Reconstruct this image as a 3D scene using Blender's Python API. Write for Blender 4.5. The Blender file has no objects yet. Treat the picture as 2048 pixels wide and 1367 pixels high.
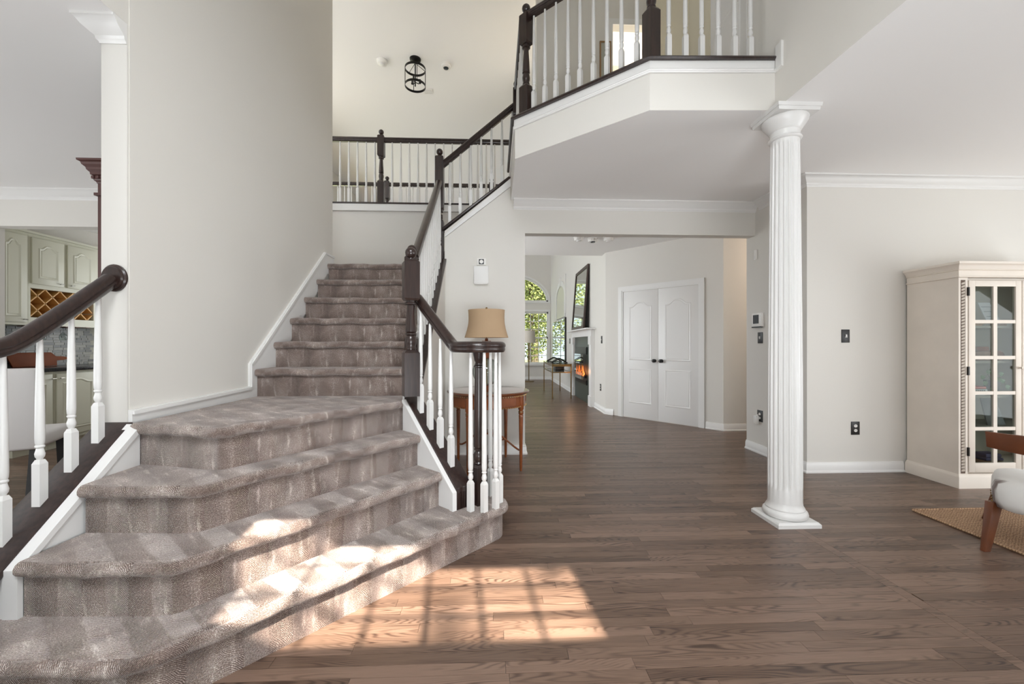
import bpy, bmesh, math, random
from mathutils import Vector
random.seed(7)
R = math.radians
scene = bpy.context.scene
COL = scene.collection

# ---------------------------------------------------------------- camera, world, sun, window and fill light, exposure
cam_d = bpy.data.cameras.new('camera'); cam = bpy.data.objects.new('camera', cam_d); COL.objects.link(cam)
cam.location = (0, 0, 1.185)
cam.rotation_euler = (R(90), 0, -math.atan(34 / 830))
cam_d.sensor_width = 36; cam_d.lens = 830 / 2048 * 36; cam_d.shift_y = 4.5 / 2048
cam_d.clip_start = 0.02; cam_d.clip_end = 200
scene.camera = cam

w = bpy.data.worlds.new('sky'); scene.world = w; w.use_nodes = True
bg = w.node_tree.nodes['Background']; bg.inputs[0].default_value = (0.86, 0.93, 1.0, 1); bg.inputs[1].default_value = 1.6

def light(name, kind, loc, energy, color=(1, 1, 1), size=(1, 1), aim=None, spread=None):
    d = bpy.data.lights.new(name, kind); d.energy = energy; d.color = color
    if kind == 'AREA':
        d.shape = 'RECTANGLE'; d.size, d.size_y = size
        if spread: d.spread = R(spread)
    o = bpy.data.objects.new(name, d); COL.objects.link(o); o.location = loc
    if aim is not None:
        o.rotation_euler = (Vector(aim) - Vector(loc)).to_track_quat('-Z', 'Y').to_euler()
    return o
s = light('sun', 'SUN', (0, -6, 8), 19.0, (1.0, 0.88, 0.74)); s.data.angle = R(0.6)
s.rotation_euler = Vector((-0.098, 1.0, -1.30)).to_track_quat('-Z', 'Y').to_euler()
# daylight at the foyer and family-room windows, plus added fills where no window is built
DAY = (0.93, 0.97, 1.0)
light('foyer_window_light', 'AREA', (-0.02, -0.96, 3.9), 66, DAY, (1.5, 1.6), (-0.4, 1.6, 0.2), 105)
light('front_low_fill', 'AREA', (0.4, -0.96, 0.9), 78, DAY, (1.9, 1.5), (0.7, 3.2, 3.8), 140)  # added low fill aimed up at the soffit; no glazed door is built
light('living_front_fill', 'AREA', (4.4, -0.96, 1.3), 56, DAY, (3.2, 1.7), (3.4, 3.6, 1.5))  # added fill for the living room; the front wall is solid here
light('living_side_fill', 'AREA', (6.4, 1.4, 1.1), 66, DAY, (2.6, 1.7), (0.5, 3.2, 3.1))  # added fill tilted up to lift the ceilings; the side wall is closed
light('dining_front_fill', 'AREA', (-4.4, -0.96, 1.2), 55, DAY, (2.4, 1.6), (-3.8, 3, 3.2))  # added fill aimed at the dining ceiling, no window behind it
light('dining_side_fill', 'AREA', (-6.4, 1.6, 1.0), 84, DAY, (2.4, 1.6), (-3.2, 2.4, 3.2))  # added to brighten the dining ceiling; the outer wall has no opening
light('family_window_light', 'AREA', (-3.9, 10.6, 2.6), 42, DAY, (4.5, 3.6), (2, 10.6, 1.6))
light('upper_hall_fill', 'AREA', (-3.9, 6.4, 4.4), 2, DAY, (1.4, 1.6), (2, 6.3, 4.0))  # faint added fill for the upper gallery, not a fixture
light('kitchen_fill', 'AREA', (-4.3, 6.6, 1.6), 14, DAY, (1.0, 1.4), (-6, 5.0, 1.6))  # added fill for the kitchen cabinets; the kitchen has no window
light('back_hall_fill', 'AREA', (-1.8, 6.4, 1.5), 48, DAY, (1.2, 1.8), (2.4, 6.0, 1.6))  # added fill brightening the hall header and double-door wall

vs = scene.view_settings
vs.view_transform = 'Standard'; vs.look = 'None'; vs.gamma = 1.0; vs.use_curve_mapping = False
vs.exposure = 0.40
cy = scene.cycles
cy.max_bounces = 10; cy.diffuse_bounces = 7; cy.glossy_bounces = 5; cy.transmission_bounces = 6; cy.transparent_max_bounces = 12
cy.sample_clamp_indirect = 6.0; cy.caustics_reflective = False; cy.caustics_refractive = False

# ---------------------------------------------------------------- materials
def lin(c):
    return tuple((x / 255 / 12.92) if x / 255 <= 0.04045 else ((x / 255 + 0.055) / 1.055) ** 2.4 for x in c) + (1,)
MATS = {}
def mat(name, rgb=(200, 200, 200), rough=0.5, metal=0.0, spec=0.5, coat=0.0, bump=0.0, bscale=60.0, vary=0.0, vscale=3.0, emit=None, estr=0.0):
    m = bpy.data.materials.new(name); m.use_nodes = True; MATS[name] = m
    nt = m.node_tree; b = nt.nodes['Principled BSDF']
    b.inputs['Base Color'].default_value = lin(rgb); b.inputs['Roughness'].default_value = rough
    b.inputs['Metallic'].default_value = metal; b.inputs['Specular IOR Level'].default_value = spec
    b.inputs['Coat Weight'].default_value = coat; b.inputs['Coat Roughness'].default_value = 0.12
    tc = nt.nodes.new('ShaderNodeTexCoord')
    if vary:
        n = nt.nodes.new('ShaderNodeTexNoise'); n.inputs['Scale'].default_value = vscale; n.inputs['Detail'].default_value = 4
        nt.links.new(tc.outputs['Object'], n.inputs['Vector'])
        mx = nt.nodes.new('ShaderNodeMix'); mx.data_type = 'RGBA'
        d = lin(tuple(max(0, x * (1 - vary)) for x in rgb)); l = lin(tuple(min(255, x * (1 + vary)) for x in rgb))
        mx.inputs[6].default_value = d; mx.inputs[7].default_value = l
        nt.links.new(n.outputs['Fac'], mx.inputs[0]); nt.links.new(mx.outputs[2], b.inputs['Base Color'])
    if bump:
        n2 = nt.nodes.new('ShaderNodeTexNoise'); n2.inputs['Scale'].default_value = bscale; n2.inputs['Detail'].default_value = 3
        nt.links.new(tc.outputs['Object'], n2.inputs['Vector'])
        bp = nt.nodes.new('ShaderNodeBump'); bp.inputs['Strength'].default_value = bump; bp.inputs['Distance'].default_value = 0.002
        nt.links.new(n2.outputs['Fac'], bp.inputs['Height']); nt.links.new(bp.outputs[0], b.inputs['Normal'])
    if emit:
        b.inputs['Emission Color'].default_value = lin(emit); b.inputs['Emission Strength'].default_value = estr
    return m
mat('wall', (217, 214, 208), 0.75, bump=0.15, bscale=180)
mat('cream_wall', (214, 207, 186), 0.75)
mat('ceiling', (238, 237, 236), 0.85, bump=0.1, bscale=150)
mat('trim', (225, 224, 222), 0.38)
mat('post_paint', (205, 202, 196), 0.5)
mat('cabinet_paint', (204, 203, 186), 0.42)
mat('white_satin', (219, 218, 216), 0.32)
mat('fabric_white', (232, 230, 228), 0.9, bump=0.3, bscale=300)
mat('black', (22, 21, 21), 0.4)
mat('black_metal', (28, 26, 25), 0.38, metal=0.6)
mat('outlet_white', (232, 230, 226), 0.35)
mat('screen', (52, 58, 62), 0.15)
mat('brass', (120, 98, 62), 0.32, metal=0.9)
mat('mahogany', (118, 64, 32), 0.25, coat=0.3, vary=0.25, vscale=9)
mat('table_top', (104, 58, 32), 0.14, coat=0.9, vary=0.2, vscale=7)
mat('lamp_shade', (184, 157, 126), 0.9, bump=0.3, bscale=400)
mat('lamp_shade_white', (236, 228, 216), 0.9)
mat('antique_paint', (226, 217, 206), 0.55, vary=0.04, vscale=5)
mat('antique_dark', (92, 72, 58), 0.6)
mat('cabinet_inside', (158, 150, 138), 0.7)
mat('fire_tile', (52, 62, 56), 0.35)
mat('firebox', (20, 20, 20), 0.5)
mat('fire_glow', (255, 120, 50), 0.6, emit=(255, 130, 60), estr=1.8)
mat('hutch_wood', (74, 46, 42), 0.4, vary=0.15, vscale=8)
mat('board_wood', (112, 58, 30), 0.6, spec=0.2, vary=0.2, vscale=6)
mat('rack_wood', (206, 158, 92), 0.5)
mat('rack_back', (88, 50, 30), 0.6)
mat('granite', (34, 33, 36), 0.2, vary=0.4, vscale=120)
mat('grout', (160, 158, 146), 0.8)
for i, c in enumerate([(100, 101, 97), (116, 115, 109), (86, 87, 85), (128, 127, 118)]):
    mat('slate_tile_%d' % i, c, 0.35, vary=0.12, vscale=40)
mat('mirror', (205, 210, 206), 0.03, metal=1.0)
mat('nickel', (170, 168, 160), 0.3, metal=1.0)
mat('cushion_paper', (206, 206, 214), 0.7)
mat('book_red', (196, 92, 76), 0.6); mat('book_white', (228, 228, 226), 0.6); mat('book_brown', (128, 92, 66), 0.7, vary=0.2, vscale=20)
mat('basket', (168, 128, 92), 0.8, vary=0.25, vscale=40)
mat('toy_blue', (70, 150, 200), 0.5); mat('toy_orange', (220, 150, 80), 0.6)
mat('dark_print', (84, 82, 82), 0.5, vary=0.5, vscale=14)
mat('leaf', (92, 124, 76), 0.5); mat('blue_cloth', (48, 52, 96), 0.7)
mat('chair_wood', (98, 56, 34), 0.35, vary=0.3, vscale=7)
mat('tree_leaf', (120, 126, 78), 0.8, vary=0.4, vscale=2.5); mat('bark', (110, 96, 84), 0.9, vary=0.2, vscale=8)
mat('lawn', (150, 160, 100), 0.95, vary=0.2, vscale=1.0)
mat('picture_wood', (150, 116, 78), 0.5); mat('paper_art', (176, 178, 168), 0.3)
mat('frame_wood', (58, 42, 36), 0.4); mat('hall_bulb', (255, 240, 214), 0.5, emit=(255, 236, 205), estr=6)
mat('subfloor', (38, 28, 24), 0.8)
mat('led_dark', (40, 44, 50), 0.2)

def thin_glass(name, refl=0.12, tint=(235, 240, 238)):
    m = bpy.data.materials.new(name); m.use_nodes = True; MATS[name] = m
    nt = m.node_tree; nt.nodes.clear()
    o = nt.nodes.new('ShaderNodeOutputMaterial'); mx = nt.nodes.new('ShaderNodeMixShader')
    t = nt.nodes.new('ShaderNodeBsdfTransparent'); g = nt.nodes.new('ShaderNodeBsdfGlossy'); f = nt.nodes.new('ShaderNodeLayerWeight')
    mt = nt.nodes.new('ShaderNodeMath'); mt.operation = 'ADD'; mt.inputs[1].default_value = refl - 0.04; mt.use_clamp = True
    f.inputs[0].default_value = 0.5; t.inputs[0].default_value = lin(tint); g.inputs['Roughness'].default_value = 0.02
    L = nt.links.new; pw = nt.nodes.new('ShaderNodeMath'); pw.operation = 'POWER'; pw.inputs[1].default_value = 4.0; L(f.outputs['Facing'], pw.inputs[0]); mt.inputs[1].default_value = refl; L(pw.outputs[0], mt.inputs[0]); L(mt.outputs[0], mx.inputs[0]); L(t.outputs[0], mx.inputs[1]); L(g.outputs[0], mx.inputs[2]); L(mx.outputs[0], o.inputs[0])
thin_glass('glass', 0.0); thin_glass('globe_glass', 0.05, (206, 213, 210))
def globe_rim():
    nt = MATS['globe_glass'].node_tree; t = [n for n in nt.nodes if n.type == 'BSDF_TRANSPARENT'][0]; lw = nt.nodes.new('ShaderNodeLayerWeight'); lw.inputs[0].default_value = 0.5
    r_ = nt.nodes.new('ShaderNodeValToRGB'); e = r_.color_ramp.elements; e[0].position = 0.45; e[0].color = lin((222, 228, 226)); e[1].position = 0.95; e[1].color = lin((110, 118, 118))
    nt.links.new(lw.outputs['Facing'], r_.inputs[0]); nt.links.new(r_.outputs[0], t.inputs[0])
globe_rim()

def node_mat(name):
    m = bpy.data.materials.new(name); m.use_nodes = True; MATS[name] = m
    nt = m.node_tree; return m, nt, nt.nodes['Principled BSDF'], nt.nodes.new, nt.links.new
def math_n(nt, op, a, b=None, clamp=False):
    n = nt.nodes.new('ShaderNodeMath'); n.operation = op; n.use_clamp = clamp
    for i, x in enumerate((a, b)):
        if x is None: continue
        if isinstance(x, (int, float)): n.inputs[i].default_value = x
        else: nt.links.new(x, n.inputs[i])
    return n.outputs[0]
def ramp(nt, fac, stops):
    n = nt.nodes.new('ShaderNodeValToRGB'); e = n.color_ramp.elements
    while len(e) < len(stops): e.new(0.5)
    for i, (p, c) in enumerate(stops): e[i].position = p; e[i].color = lin(c)
    nt.links.new(fac, n.inputs[0]); return n.outputs[0]

def make_oak():
    m, nt, b, N, L = node_mat('oak')
    geo = N('ShaderNodeNewGeometry'); at = N('ShaderNodeAttribute'); at.attribute_name = 'tint'
    tint = at.outputs['Fac']
    sp = N('ShaderNodeSeparateXYZ'); L(geo.outputs['Position'], sp.inputs[0])
    def vec(sx, sy):
        c = N('ShaderNodeCombineXYZ')
        L(math_n(nt, 'ADD', math_n(nt, 'MULTIPLY', sp.outputs[0], sx), math_n(nt, 'MULTIPLY', tint, 53.0)), c.inputs[0])
        L(math_n(nt, 'ADD', math_n(nt, 'MULTIPLY', sp.outputs[1], sy), math_n(nt, 'MULTIPLY', tint, 17.0)), c.inputs[1])
        L(math_n(nt, 'MULTIPLY', tint, 91.0), c.inputs[2]); return c.outputs[0]
    n1 = N('ShaderNodeTexNoise'); n1.inputs['Scale'].default_value = 1.0; n1.inputs['Detail'].default_value = 1.5; n1.inputs['Roughness'].default_value = 0.4
    L(vec(1.25, 11.0), n1.inputs['Vector'])
    lines = math_n(nt, 'SINE', math_n(nt, 'MULTIPLY', n1.outputs['Fac'], 190.0))
    lines = math_n(nt, 'POWER', math_n(nt, 'ADD', math_n(nt, 'MULTIPLY', lines, 0.5), 0.5), 2.6)
    n2 = N('ShaderNodeTexNoise'); n2.inputs['Scale'].default_value = 1.0; n2.inputs['Detail'].default_value = 3
    L(vec(9.0, 330.0), n2.inputs['Vector'])
    n3 = N('ShaderNodeTexNoise'); n3.inputs['Scale'].default_value = 1.0; n3.inputs['Detail'].default_value = 2
    L(vec(2.5, 14.0), n3.inputs['Vector'])
    mask = math_n(nt, 'MULTIPLY', math_n(nt, 'SUBTRACT', n3.outputs['Fac'], 0.36, True), 2.6, True)
    dark = math_n(nt, 'MULTIPLY', lines, mask)
    dark = math_n(nt, 'ADD', math_n(nt, 'MULTIPLY', dark, 0.75), math_n(nt, 'MULTIPLY', n2.outputs['Fac'], 0.50))
    dark = math_n(nt, 'ADD', dark, math_n(nt, 'MULTIPLY', math_n(nt, 'SUBTRACT', tint, 0.5), 0.42), True)
    col = ramp(nt, dark, [(0.08, (124, 101, 87)), (0.34, (102, 82, 69)), (0.62, (80, 62, 52)), (0.95, (50, 37, 31))])
    L(col, b.inputs['Base Color']); b.inputs['Roughness'].default_value = 0.34; b.inputs['Specular IOR Level'].default_value = 0.45
    L(ramp(nt, n2.outputs['Fac'], [(0.2, (140, 140, 140)), (0.8, (172, 172, 172))]), b.inputs['Roughness'])
    bp = N('ShaderNodeBump'); bp.inputs['Strength'].default_value = 0.12; bp.inputs['Distance'].default_value = 0.001
    L(math_n(nt, 'SUBTRACT', 1.0, dark), bp.inputs['Height']); L(bp.outputs[0], b.inputs['Normal'])
make_oak()

def make_espresso():
    m, nt, b, N, L = node_mat('espresso')
    tc = N('ShaderNodeTexCoord'); mp = N('ShaderNodeMapping'); mp.inputs['Scale'].default_value = (60, 60, 5)
    L(tc.outputs['Object'], mp.inputs[0])
    n = N('ShaderNodeTexNoise'); n.inputs['Scale'].default_value = 1; n.inputs['Detail'].default_value = 4; L(mp.outputs[0], n.inputs['Vector'])
    L(ramp(nt, n.outputs['Fac'], [(0.3, (30, 20, 18)), (0.7, (54, 38, 34))]), b.inputs['Base Color'])
    b.inputs['Roughness'].default_value = 0.3; b.inputs['Coat Weight'].default_value = 0.25; b.inputs['Coat Roughness'].default_value = 0.15
make_espresso()

def make_carpet():
    m, nt, b, N, L = node_mat('carpet')
    uv = N('ShaderNodeUVMap'); uv.uv_map = 'UVMap'
    sp = N('ShaderNodeSeparateXYZ'); L(uv.outputs[0], sp.inputs[0])
    nz = N('ShaderNodeTexNoise'); nz.inputs['Scale'].default_value = 9; nz.inputs['Detail'].default_value = 2; L(uv.outputs[0], nz.inputs['Vector'])
    u = math_n(nt, 'ADD', sp.outputs[0], math_n(nt, 'MULTIPLY', nz.outputs['Fac'], 0.035)); v = sp.outputs[1]
    tri = math_n(nt, 'PINGPONG', u, 0.085)
    ph = math_n(nt, 'ADD', math_n(nt, 'MULTIPLY', v, 900.0), math_n(nt, 'MULTIPLY', tri, 1000.0))
    ph = math_n(nt, 'ADD', ph, math_n(nt, 'MULTIPLY', nz.outputs['Fac'], 30.0))
    ln = math_n(nt, 'ADD', math_n(nt, 'MULTIPLY', math_n(nt, 'SINE', ph), 0.5), 0.5)
    col_band = math_n(nt, 'MULTIPLY', tri, 11.7)
    big = N('ShaderNodeTexNoise'); big.inputs['Scale'].default_value = 6; big.inputs['Detail'].default_value = 3; big.inputs['Distortion'].default_value = 0.6
    L(uv.outputs[0], big.inputs['Vector'])
    fine = N('ShaderNodeTexNoise'); fine.inputs['Scale'].default_value = 210; fine.inputs['Detail'].default_value = 2; L(uv.outputs[0], fine.inputs['Vector'])
    lnm = math_n(nt, 'MULTIPLY', math_n(nt, 'SUBTRACT', ln, 0.5), math_n(nt, 'ADD', math_n(nt, 'MULTIPLY', col_band, 0.5), 0.14))
    f = math_n(nt, 'ADD', math_n(nt, 'MULTIPLY', math_n(nt, 'SUBTRACT', big.outputs['Fac'], 0.5), 0.95), 0.44)
    mp = N('ShaderNodeMapping'); mp.inputs['Scale'].default_value = (34, 7, 1); L(uv.outputs[0], mp.inputs[0])
    st = N('ShaderNodeTexNoise'); st.inputs['Scale'].default_value = 1; st.inputs['Detail'].default_value = 3; L(mp.outputs[0], st.inputs['Vector'])
    f = math_n(nt, 'ADD', f, math_n(nt, 'MULTIPLY', math_n(nt, 'SUBTRACT', st.outputs['Fac'], 0.56, True), 1.9))
    f = math_n(nt, 'ADD', f, math_n(nt, 'MULTIPLY', math_n(nt, 'SUBTRACT', 0.5, col_band), 0.22))
    f = math_n(nt, 'ADD', math_n(nt, 'ADD', f, lnm), math_n(nt, 'MULTIPLY', math_n(nt, 'SUBTRACT', fine.outputs['Fac'], 0.5), 1.4), True)
    L(ramp(nt, f, [(0.0, (76, 62, 57)), (0.4, (126, 108, 100)), (0.7, (166, 149, 140)), (1.0, (230, 219, 212))]), b.inputs['Base Color'])
    b.inputs['Roughness'].default_value = 0.85; b.inputs['Specular IOR Level'].default_value = 0.25
    b.inputs['Sheen Weight'].default_value = 0.55; b.inputs['Sheen Roughness'].default_value = 0.35; b.inputs['Sheen Tint'].default_value = (1.0, 0.95, 0.92, 1)
    bp = N('ShaderNodeBump'); bp.inputs['Strength'].default_value = 0.85; bp.inputs['Distance'].default_value = 0.006
    L(math_n(nt, 'ADD', math_n(nt, 'MULTIPLY', ln, 0.5), fine.outputs['Fac']), bp.inputs['Height']); L(bp.outputs[0], b.inputs['Normal'])
make_carpet()

def make_jute():
    m, nt, b, N, L = node_mat('jute')
    tc = N('ShaderNodeTexCoord'); sp = N('ShaderNodeSeparateXYZ'); L(tc.outputs['Object'], sp.inputs[0])
    n = N('ShaderNodeTexNoise'); n.inputs['Scale'].default_value = 45; L(tc.outputs['Object'], n.inputs['Vector'])
    a = math_n(nt, 'SINE', math_n(nt, 'ADD', math_n(nt, 'MULTIPLY', sp.outputs[1], 420.0), math_n(nt, 'MULTIPLY', n.outputs['Fac'], 9.0)))
    c = math_n(nt, 'SINE', math_n(nt, 'ADD', math_n(nt, 'MULTIPLY', sp.outputs[0], 300.0), math_n(nt, 'MULTIPLY', a, 1.4)))
    h = math_n(nt, 'ADD', math_n(nt, 'MULTIPLY', math_n(nt, 'ADD', a, c), 0.25), 0.5, True)
    L(ramp(nt, h, [(0.1, (112, 84, 62)), (0.5, (164, 128, 98)), (0.95, (204, 172, 138))]), b.inputs['Base Color'])
    b.inputs['Roughness'].default_value = 0.9
    bp = N('ShaderNodeBump'); bp.inputs['Strength'].default_value = 0.8; bp.inputs['Distance'].default_value = 0.006
    L(h, bp.inputs['Height']); L(bp.outputs[0], b.inputs['Normal'])
make_jute()

def make_hide():
    m, nt, b, N, L = node_mat('cowhide')
    tc = N('ShaderNodeTexCoord')
    n = N('ShaderNodeTexNoise'); n.inputs['Scale'].default_value = 2.6; n.inputs['Detail'].default_value = 3; n.inputs['Distortion'].default_value = 0.8
    L(tc.outputs['Object'], n.inputs['Vector'])
    L(ramp(nt, n.outputs['Fac'], [(0.33, (82, 54, 42)), (0.37, (214, 212, 208)), (0.8, (226, 224, 220))]), b.inputs['Base Color'])
    b.inputs['Roughness'].default_value = 0.6; b.inputs['Sheen Weight'].default_value = 0.3
make_hide()

# ---------------------------------------------------------------- mesh helpers
class MB:
    def __init__(s): s.v = []; s.f = []
    def add(s, vs_, fs):
        o = len(s.v); s.v += [tuple(p) for p in vs_]; s.f += [tuple(i + o for i in f) for f in fs]; return s
    def box(s, x0, x1, y0, y1, z0, z1):
        return s.add([(x0, y0, z0), (x1, y0, z0), (x1, y1, z0), (x0, y1, z0), (x0, y0, z1), (x1, y0, z1), (x1, y1, z1), (x0, y1, z1)],
                     [(0, 3, 2, 1), (4, 5, 6, 7), (0, 1, 5, 4), (1, 2, 6, 5), (2, 3, 7, 6), (3, 0, 4, 7)])
    def cbox(s, x, y, wx, wy, z0, z1): return s.box(x - wx / 2, x + wx / 2, y - wy / 2, y + wy / 2, z0, z1)
    def frustum(s, x, y, w0, w1, z0, z1):
        a, b_ = w0 / 2, w1 / 2
        return s.add([(x - a, y - a, z0), (x + a, y - a, z0), (x + a, y + a, z0), (x - a, y + a, z0), (x - b_, y - b_, z1), (x + b_, y - b_, z1), (x + b_, y + b_, z1), (x - b_, y + b_, z1)],
                     [(0, 3, 2, 1), (4, 5, 6, 7), (0, 1, 5, 4), (1, 2, 6, 5), (2, 3, 7, 6), (3, 0, 4, 7)])
    def prism(s, poly, axis, a0, a1):
        def P(p, a): return {'z': (p[0], p[1], a), 'y': (p[0], a, p[1]), 'x': (a, p[0], p[1])}[axis]
        n = len(poly)
        return s.add([P(p, a0) for p in poly] + [P(p, a1) for p in poly],
                     [tuple(range(n - 1, -1, -1)), tuple(range(n, 2 * n))] + [(i, (i + 1) % n, n + (i + 1) % n, n + i) for i in range(n)])
    def lathe(s, prof, x=0, y=0, z=0, n=16, caps=True):
        vs_ = []; fs = []
        for r, h in prof:
            for i in range(n):
                a = 2 * math.pi * i / n; vs_.append((x + r * math.cos(a), y + r * math.sin(a), z + h))
        for k in range(len(prof) - 1):
            for i in range(n):
                j = (i + 1) % n; fs.append((k * n + i, k * n + j, (k + 1) * n + j, (k + 1) * n + i))
        if caps: fs += [tuple(range(n - 1, -1, -1)), tuple((len(prof) - 1) * n + i for i in range(n))]
        return s.add(vs_, fs)
    def ball(s, x, y, z, r, n=16, m=10, sz=1.0):
        return s.lathe([(max(1e-4, r * math.sin(math.pi * k / m)), -r * sz * math.cos(math.pi * k / m)) for k in range(m + 1)], x, y, z, n)
    def sweep(s, path, prof, closed=False, caps=True, fixed_side=None):
        """sweep a (side, up) profile along a 3-D path"""
        n = len(prof); pts = [Vector(p) for p in path]; vs_ = []; fs = []; last = None
        for i, p in enumerate(pts):
            if closed: t = pts[(i + 1) % len(pts)] - pts[i - 1]
            else: t = pts[min(i + 1, len(pts) - 1)] - pts[max(i - 1, 0)]
            t.normalize()
            side = Vector(fixed_side) if fixed_side else Vector((t.y, -t.x, 0))
            if side.length < 1e-4: side = last or Vector((1, 0, 0))
            side.normalize(); last = side; up = side.cross(t); up.normalize()
            k = 1.0
            if 0 < i < len(pts) - 1 or closed:
                a = (pts[i] - pts[i - 1]).normalized()
                k = 1.0 / max(0.5, a.dot(t))
            for u, v in prof: vs_.append(p + side * u * (k if abs(t.z) < 0.05 else 1) + up * v * (k if abs(t.z) >= 0.05 else 1))
        m = len(pts)
        for i in range(m if closed else m - 1):
            for j in range(n):
                fs.append((i * n + j, i * n + (j + 1) % n, ((i + 1) % m) * n + (j + 1) % n, ((i + 1) % m) * n + j))
        if caps and not closed: fs += [tuple(range(n - 1, -1, -1)), tuple((m - 1) * n + j for j in range(n))]
        return s.add(vs_, fs)
    def tube(s, path, r, n=8, closed=False, fixed_side=None):
        return s.sweep(path, [(r * math.cos(2 * math.pi * i / n), r * math.sin(2 * math.pi * i / n)) for i in range(n)], closed, True, fixed_side)
    def mould(s, path, prof, z):
        """profile (out, dz) swept along plan path; 'out' is to the left of the walking direction, mitred"""
        pts = [Vector((p[0], p[1])) for p in path]; n = len(prof); vs_ = []; fs = []
        for i, p in enumerate(pts):
            ns = []
            for a, b_ in ((i - 1, i), (i, i + 1)):
                if a >= 0 and b_ < len(pts):
                    t = (pts[b_] - pts[a]).normalized(); ns.append(Vector((-t.y, t.x)))
            m = ns[0] if len(ns) == 1 else (ns[0] + ns[1]) / (1 + ns[0].dot(ns[1]))
            for o, dz in prof: q = p + m * o; vs_.append((q.x, q.y, z + dz))
        for i in range(len(pts) - 1):
            for j in range(n): fs.append((i * n + j, i * n + (j + 1) % n, (i + 1) * n + (j + 1) % n, (i + 1) * n + j))
        fs += [tuple(range(n - 1, -1, -1)), tuple((len(pts) - 1) * n + j for j in range(n))]
        return s.add(vs_, fs)
    def mesh(s, name, m, angle=35, bevel=0.0):
        me = bpy.data.meshes.new(name); me.from_pydata(s.v, [], s.f)
        bm = bmesh.new(); bm.from_mesh(me)
        bmesh.ops.recalc_face_normals(bm, faces=bm.faces)
        if bevel:
            es = [e for e in bm.edges if len(e.link_faces) == 2 and e.calc_face_angle(0) > 0.6]
            bmesh.ops.bevel(bm, geom=es, offset=bevel, segments=2, affect='EDGES', profile=0.5, clamp_overlap=True)
        bm.to_mesh(me); bm.free()
        me.polygons.foreach_set('use_smooth', [True] * len(me.polygons)); me.set_sharp_from_angle(angle=R(angle))
        me.materials.append(MATS[m] if isinstance(m, str) else m); return me
    def build(s, name, m, parent=None, angle=35, bevel=0.0):
        return obj(name, s.mesh(name, m, angle, bevel), parent)

def obj(name, me, parent=None):
    o = bpy.data.objects.new(name, me); COL.objects.link(o)
    if parent is not None: o.parent = parent; o.matrix_parent_inverse = parent.matrix_basis.inverted()
    return o
def tag(o, label, cat, group=None, kind=None):
    o['label'] = label; o['category'] = cat
    if group: o['group'] = group
    if kind: o['kind'] = kind
    return o
def thing(name, label, cat, loc=(0, 0, 0), group=None):
    o = bpy.data.objects.new(name, None); COL.objects.link(o); o.location = loc; o.empty_display_size = 0.1
    return tag(o, label, cat, group)
def struct(name, mb, m, label, cat, bevel=0.0, angle=35):
    return tag(mb.build(name, m, None, angle, bevel), label, cat, kind='structure')
def place(name, me, parent, loc, rz=0, scale=None):
    """a part that shares mesh data, given in world coordinates"""
    o = bpy.data.objects.new(name, me); COL.objects.link(o); o.parent = parent
    o.matrix_parent_inverse = parent.matrix_basis.inverted()
    o.location = loc; o.rotation_euler = (0, 0, rz)
    if scale: o.scale = scale
    return o

CROWN = [(0, 0), (0.075, 0), (0.075, -0.012), (0.066, -0.016), (0.05, -0.04), (0.026, -0.062), (0.016, -0.07), (0.014, -0.084), (0.006, -0.092), (0.004, -0.1), (0, -0.1)]
BASE = [(0, 0), (0.026, 0), (0.026, 0.012), (0.016, 0.022), (0.016, 0.072), (0.011, 0.08), (0.008, 0.094), (0, 0.096)]
Z1, Z2, ZC, RS = 2.74, 3.015, 5.46, 0.201   # ground-floor ceiling, upper floor, upper ceiling, riser

# ================================================================ THE SETTING
# ---- floor of narrow oak planks
floor = tag(MB().box(-6.6, 7.2, -1.1, 14.1, -0.14, -0.014).build('floor', 'subfloor'), 'dark brown oak plank floor running through foyer, hall and living room', 'floor', kind='structure')
def plank_mesh(rects, name):
    vs_, fs, ti = [], [], []
    g = 0.0006
    for (x0, x1, y0, y1, t) in rects:
        b = len(vs_); x0 += g; x1 -= g; y0 += g; y1 -= g
        vs_ += [(x0, y0, -0.014), (x1, y0, -0.014), (x1, y1, -0.014), (x0, y1, -0.014), (x0, y0, 0), (x1, y0, 0), (x1, y1, 0), (x0, y1, 0)]
        fs += [(b + 4, b + 5, b + 6, b + 7), (b, b + 1, b + 5, b + 4), (b + 1, b + 2, b + 6, b + 5), (b + 2, b + 3, b + 7, b + 6), (b + 3, b, b + 4, b + 7)]
        ti += [t] * 5
    me = bpy.data.meshes.new(name); me.from_pydata(vs_, [], fs)
    a = me.attributes.new('tint', 'FLOAT', 'FACE'); a.data.foreach_set('value', ti)
    me.materials.append(MATS['oak']); return me
PW = 0.0572
near, rest = [], []
y = 0.35; row = 0
while y < 14.0:
    segs = [(-6.5, 7.1)]
    if y < 2.58: segs = [(-6.5, 1.917), (1.974, 7.1)]
    for a, b in segs:
        x = a - random.uniform(0, 0.8)
        while x < b:
            ln = random.uniform(0.45, 1.25)
            x0, x1 = max(a, x), min(b, x + ln)
            if b - x1 < 0.12: x1 = b
            x += ln
            if x1 - x0 > 0.02 and not (x0 > -1.75 and x1 < -0.75 and 1.7 < y < 4.3):
                r = (x0, x1, y, y + PW, random.random())
                yc = y + PW / 2
                vis = 1.4 < yc < 3.75 and (x1 - 0.04 * yc) / (yc + 0.04 * x1) > -1.1 and (x0 - 0.04 * yc) / (yc + 0.04 * x0) < 1.26 and x1 > -0.95 and not (x1 < 0.1 and yc > 2.2) and x0 < 3.9
                (near if vis else rest).append(r)
            if x1 == b: break
    y += PW; row += 1
near.sort(key=lambda r: r[2]); rest += near[300:]; near = near[:300]
for r in near: obj('plank', plank_mesh([r], 'plank'), floor)
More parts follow.
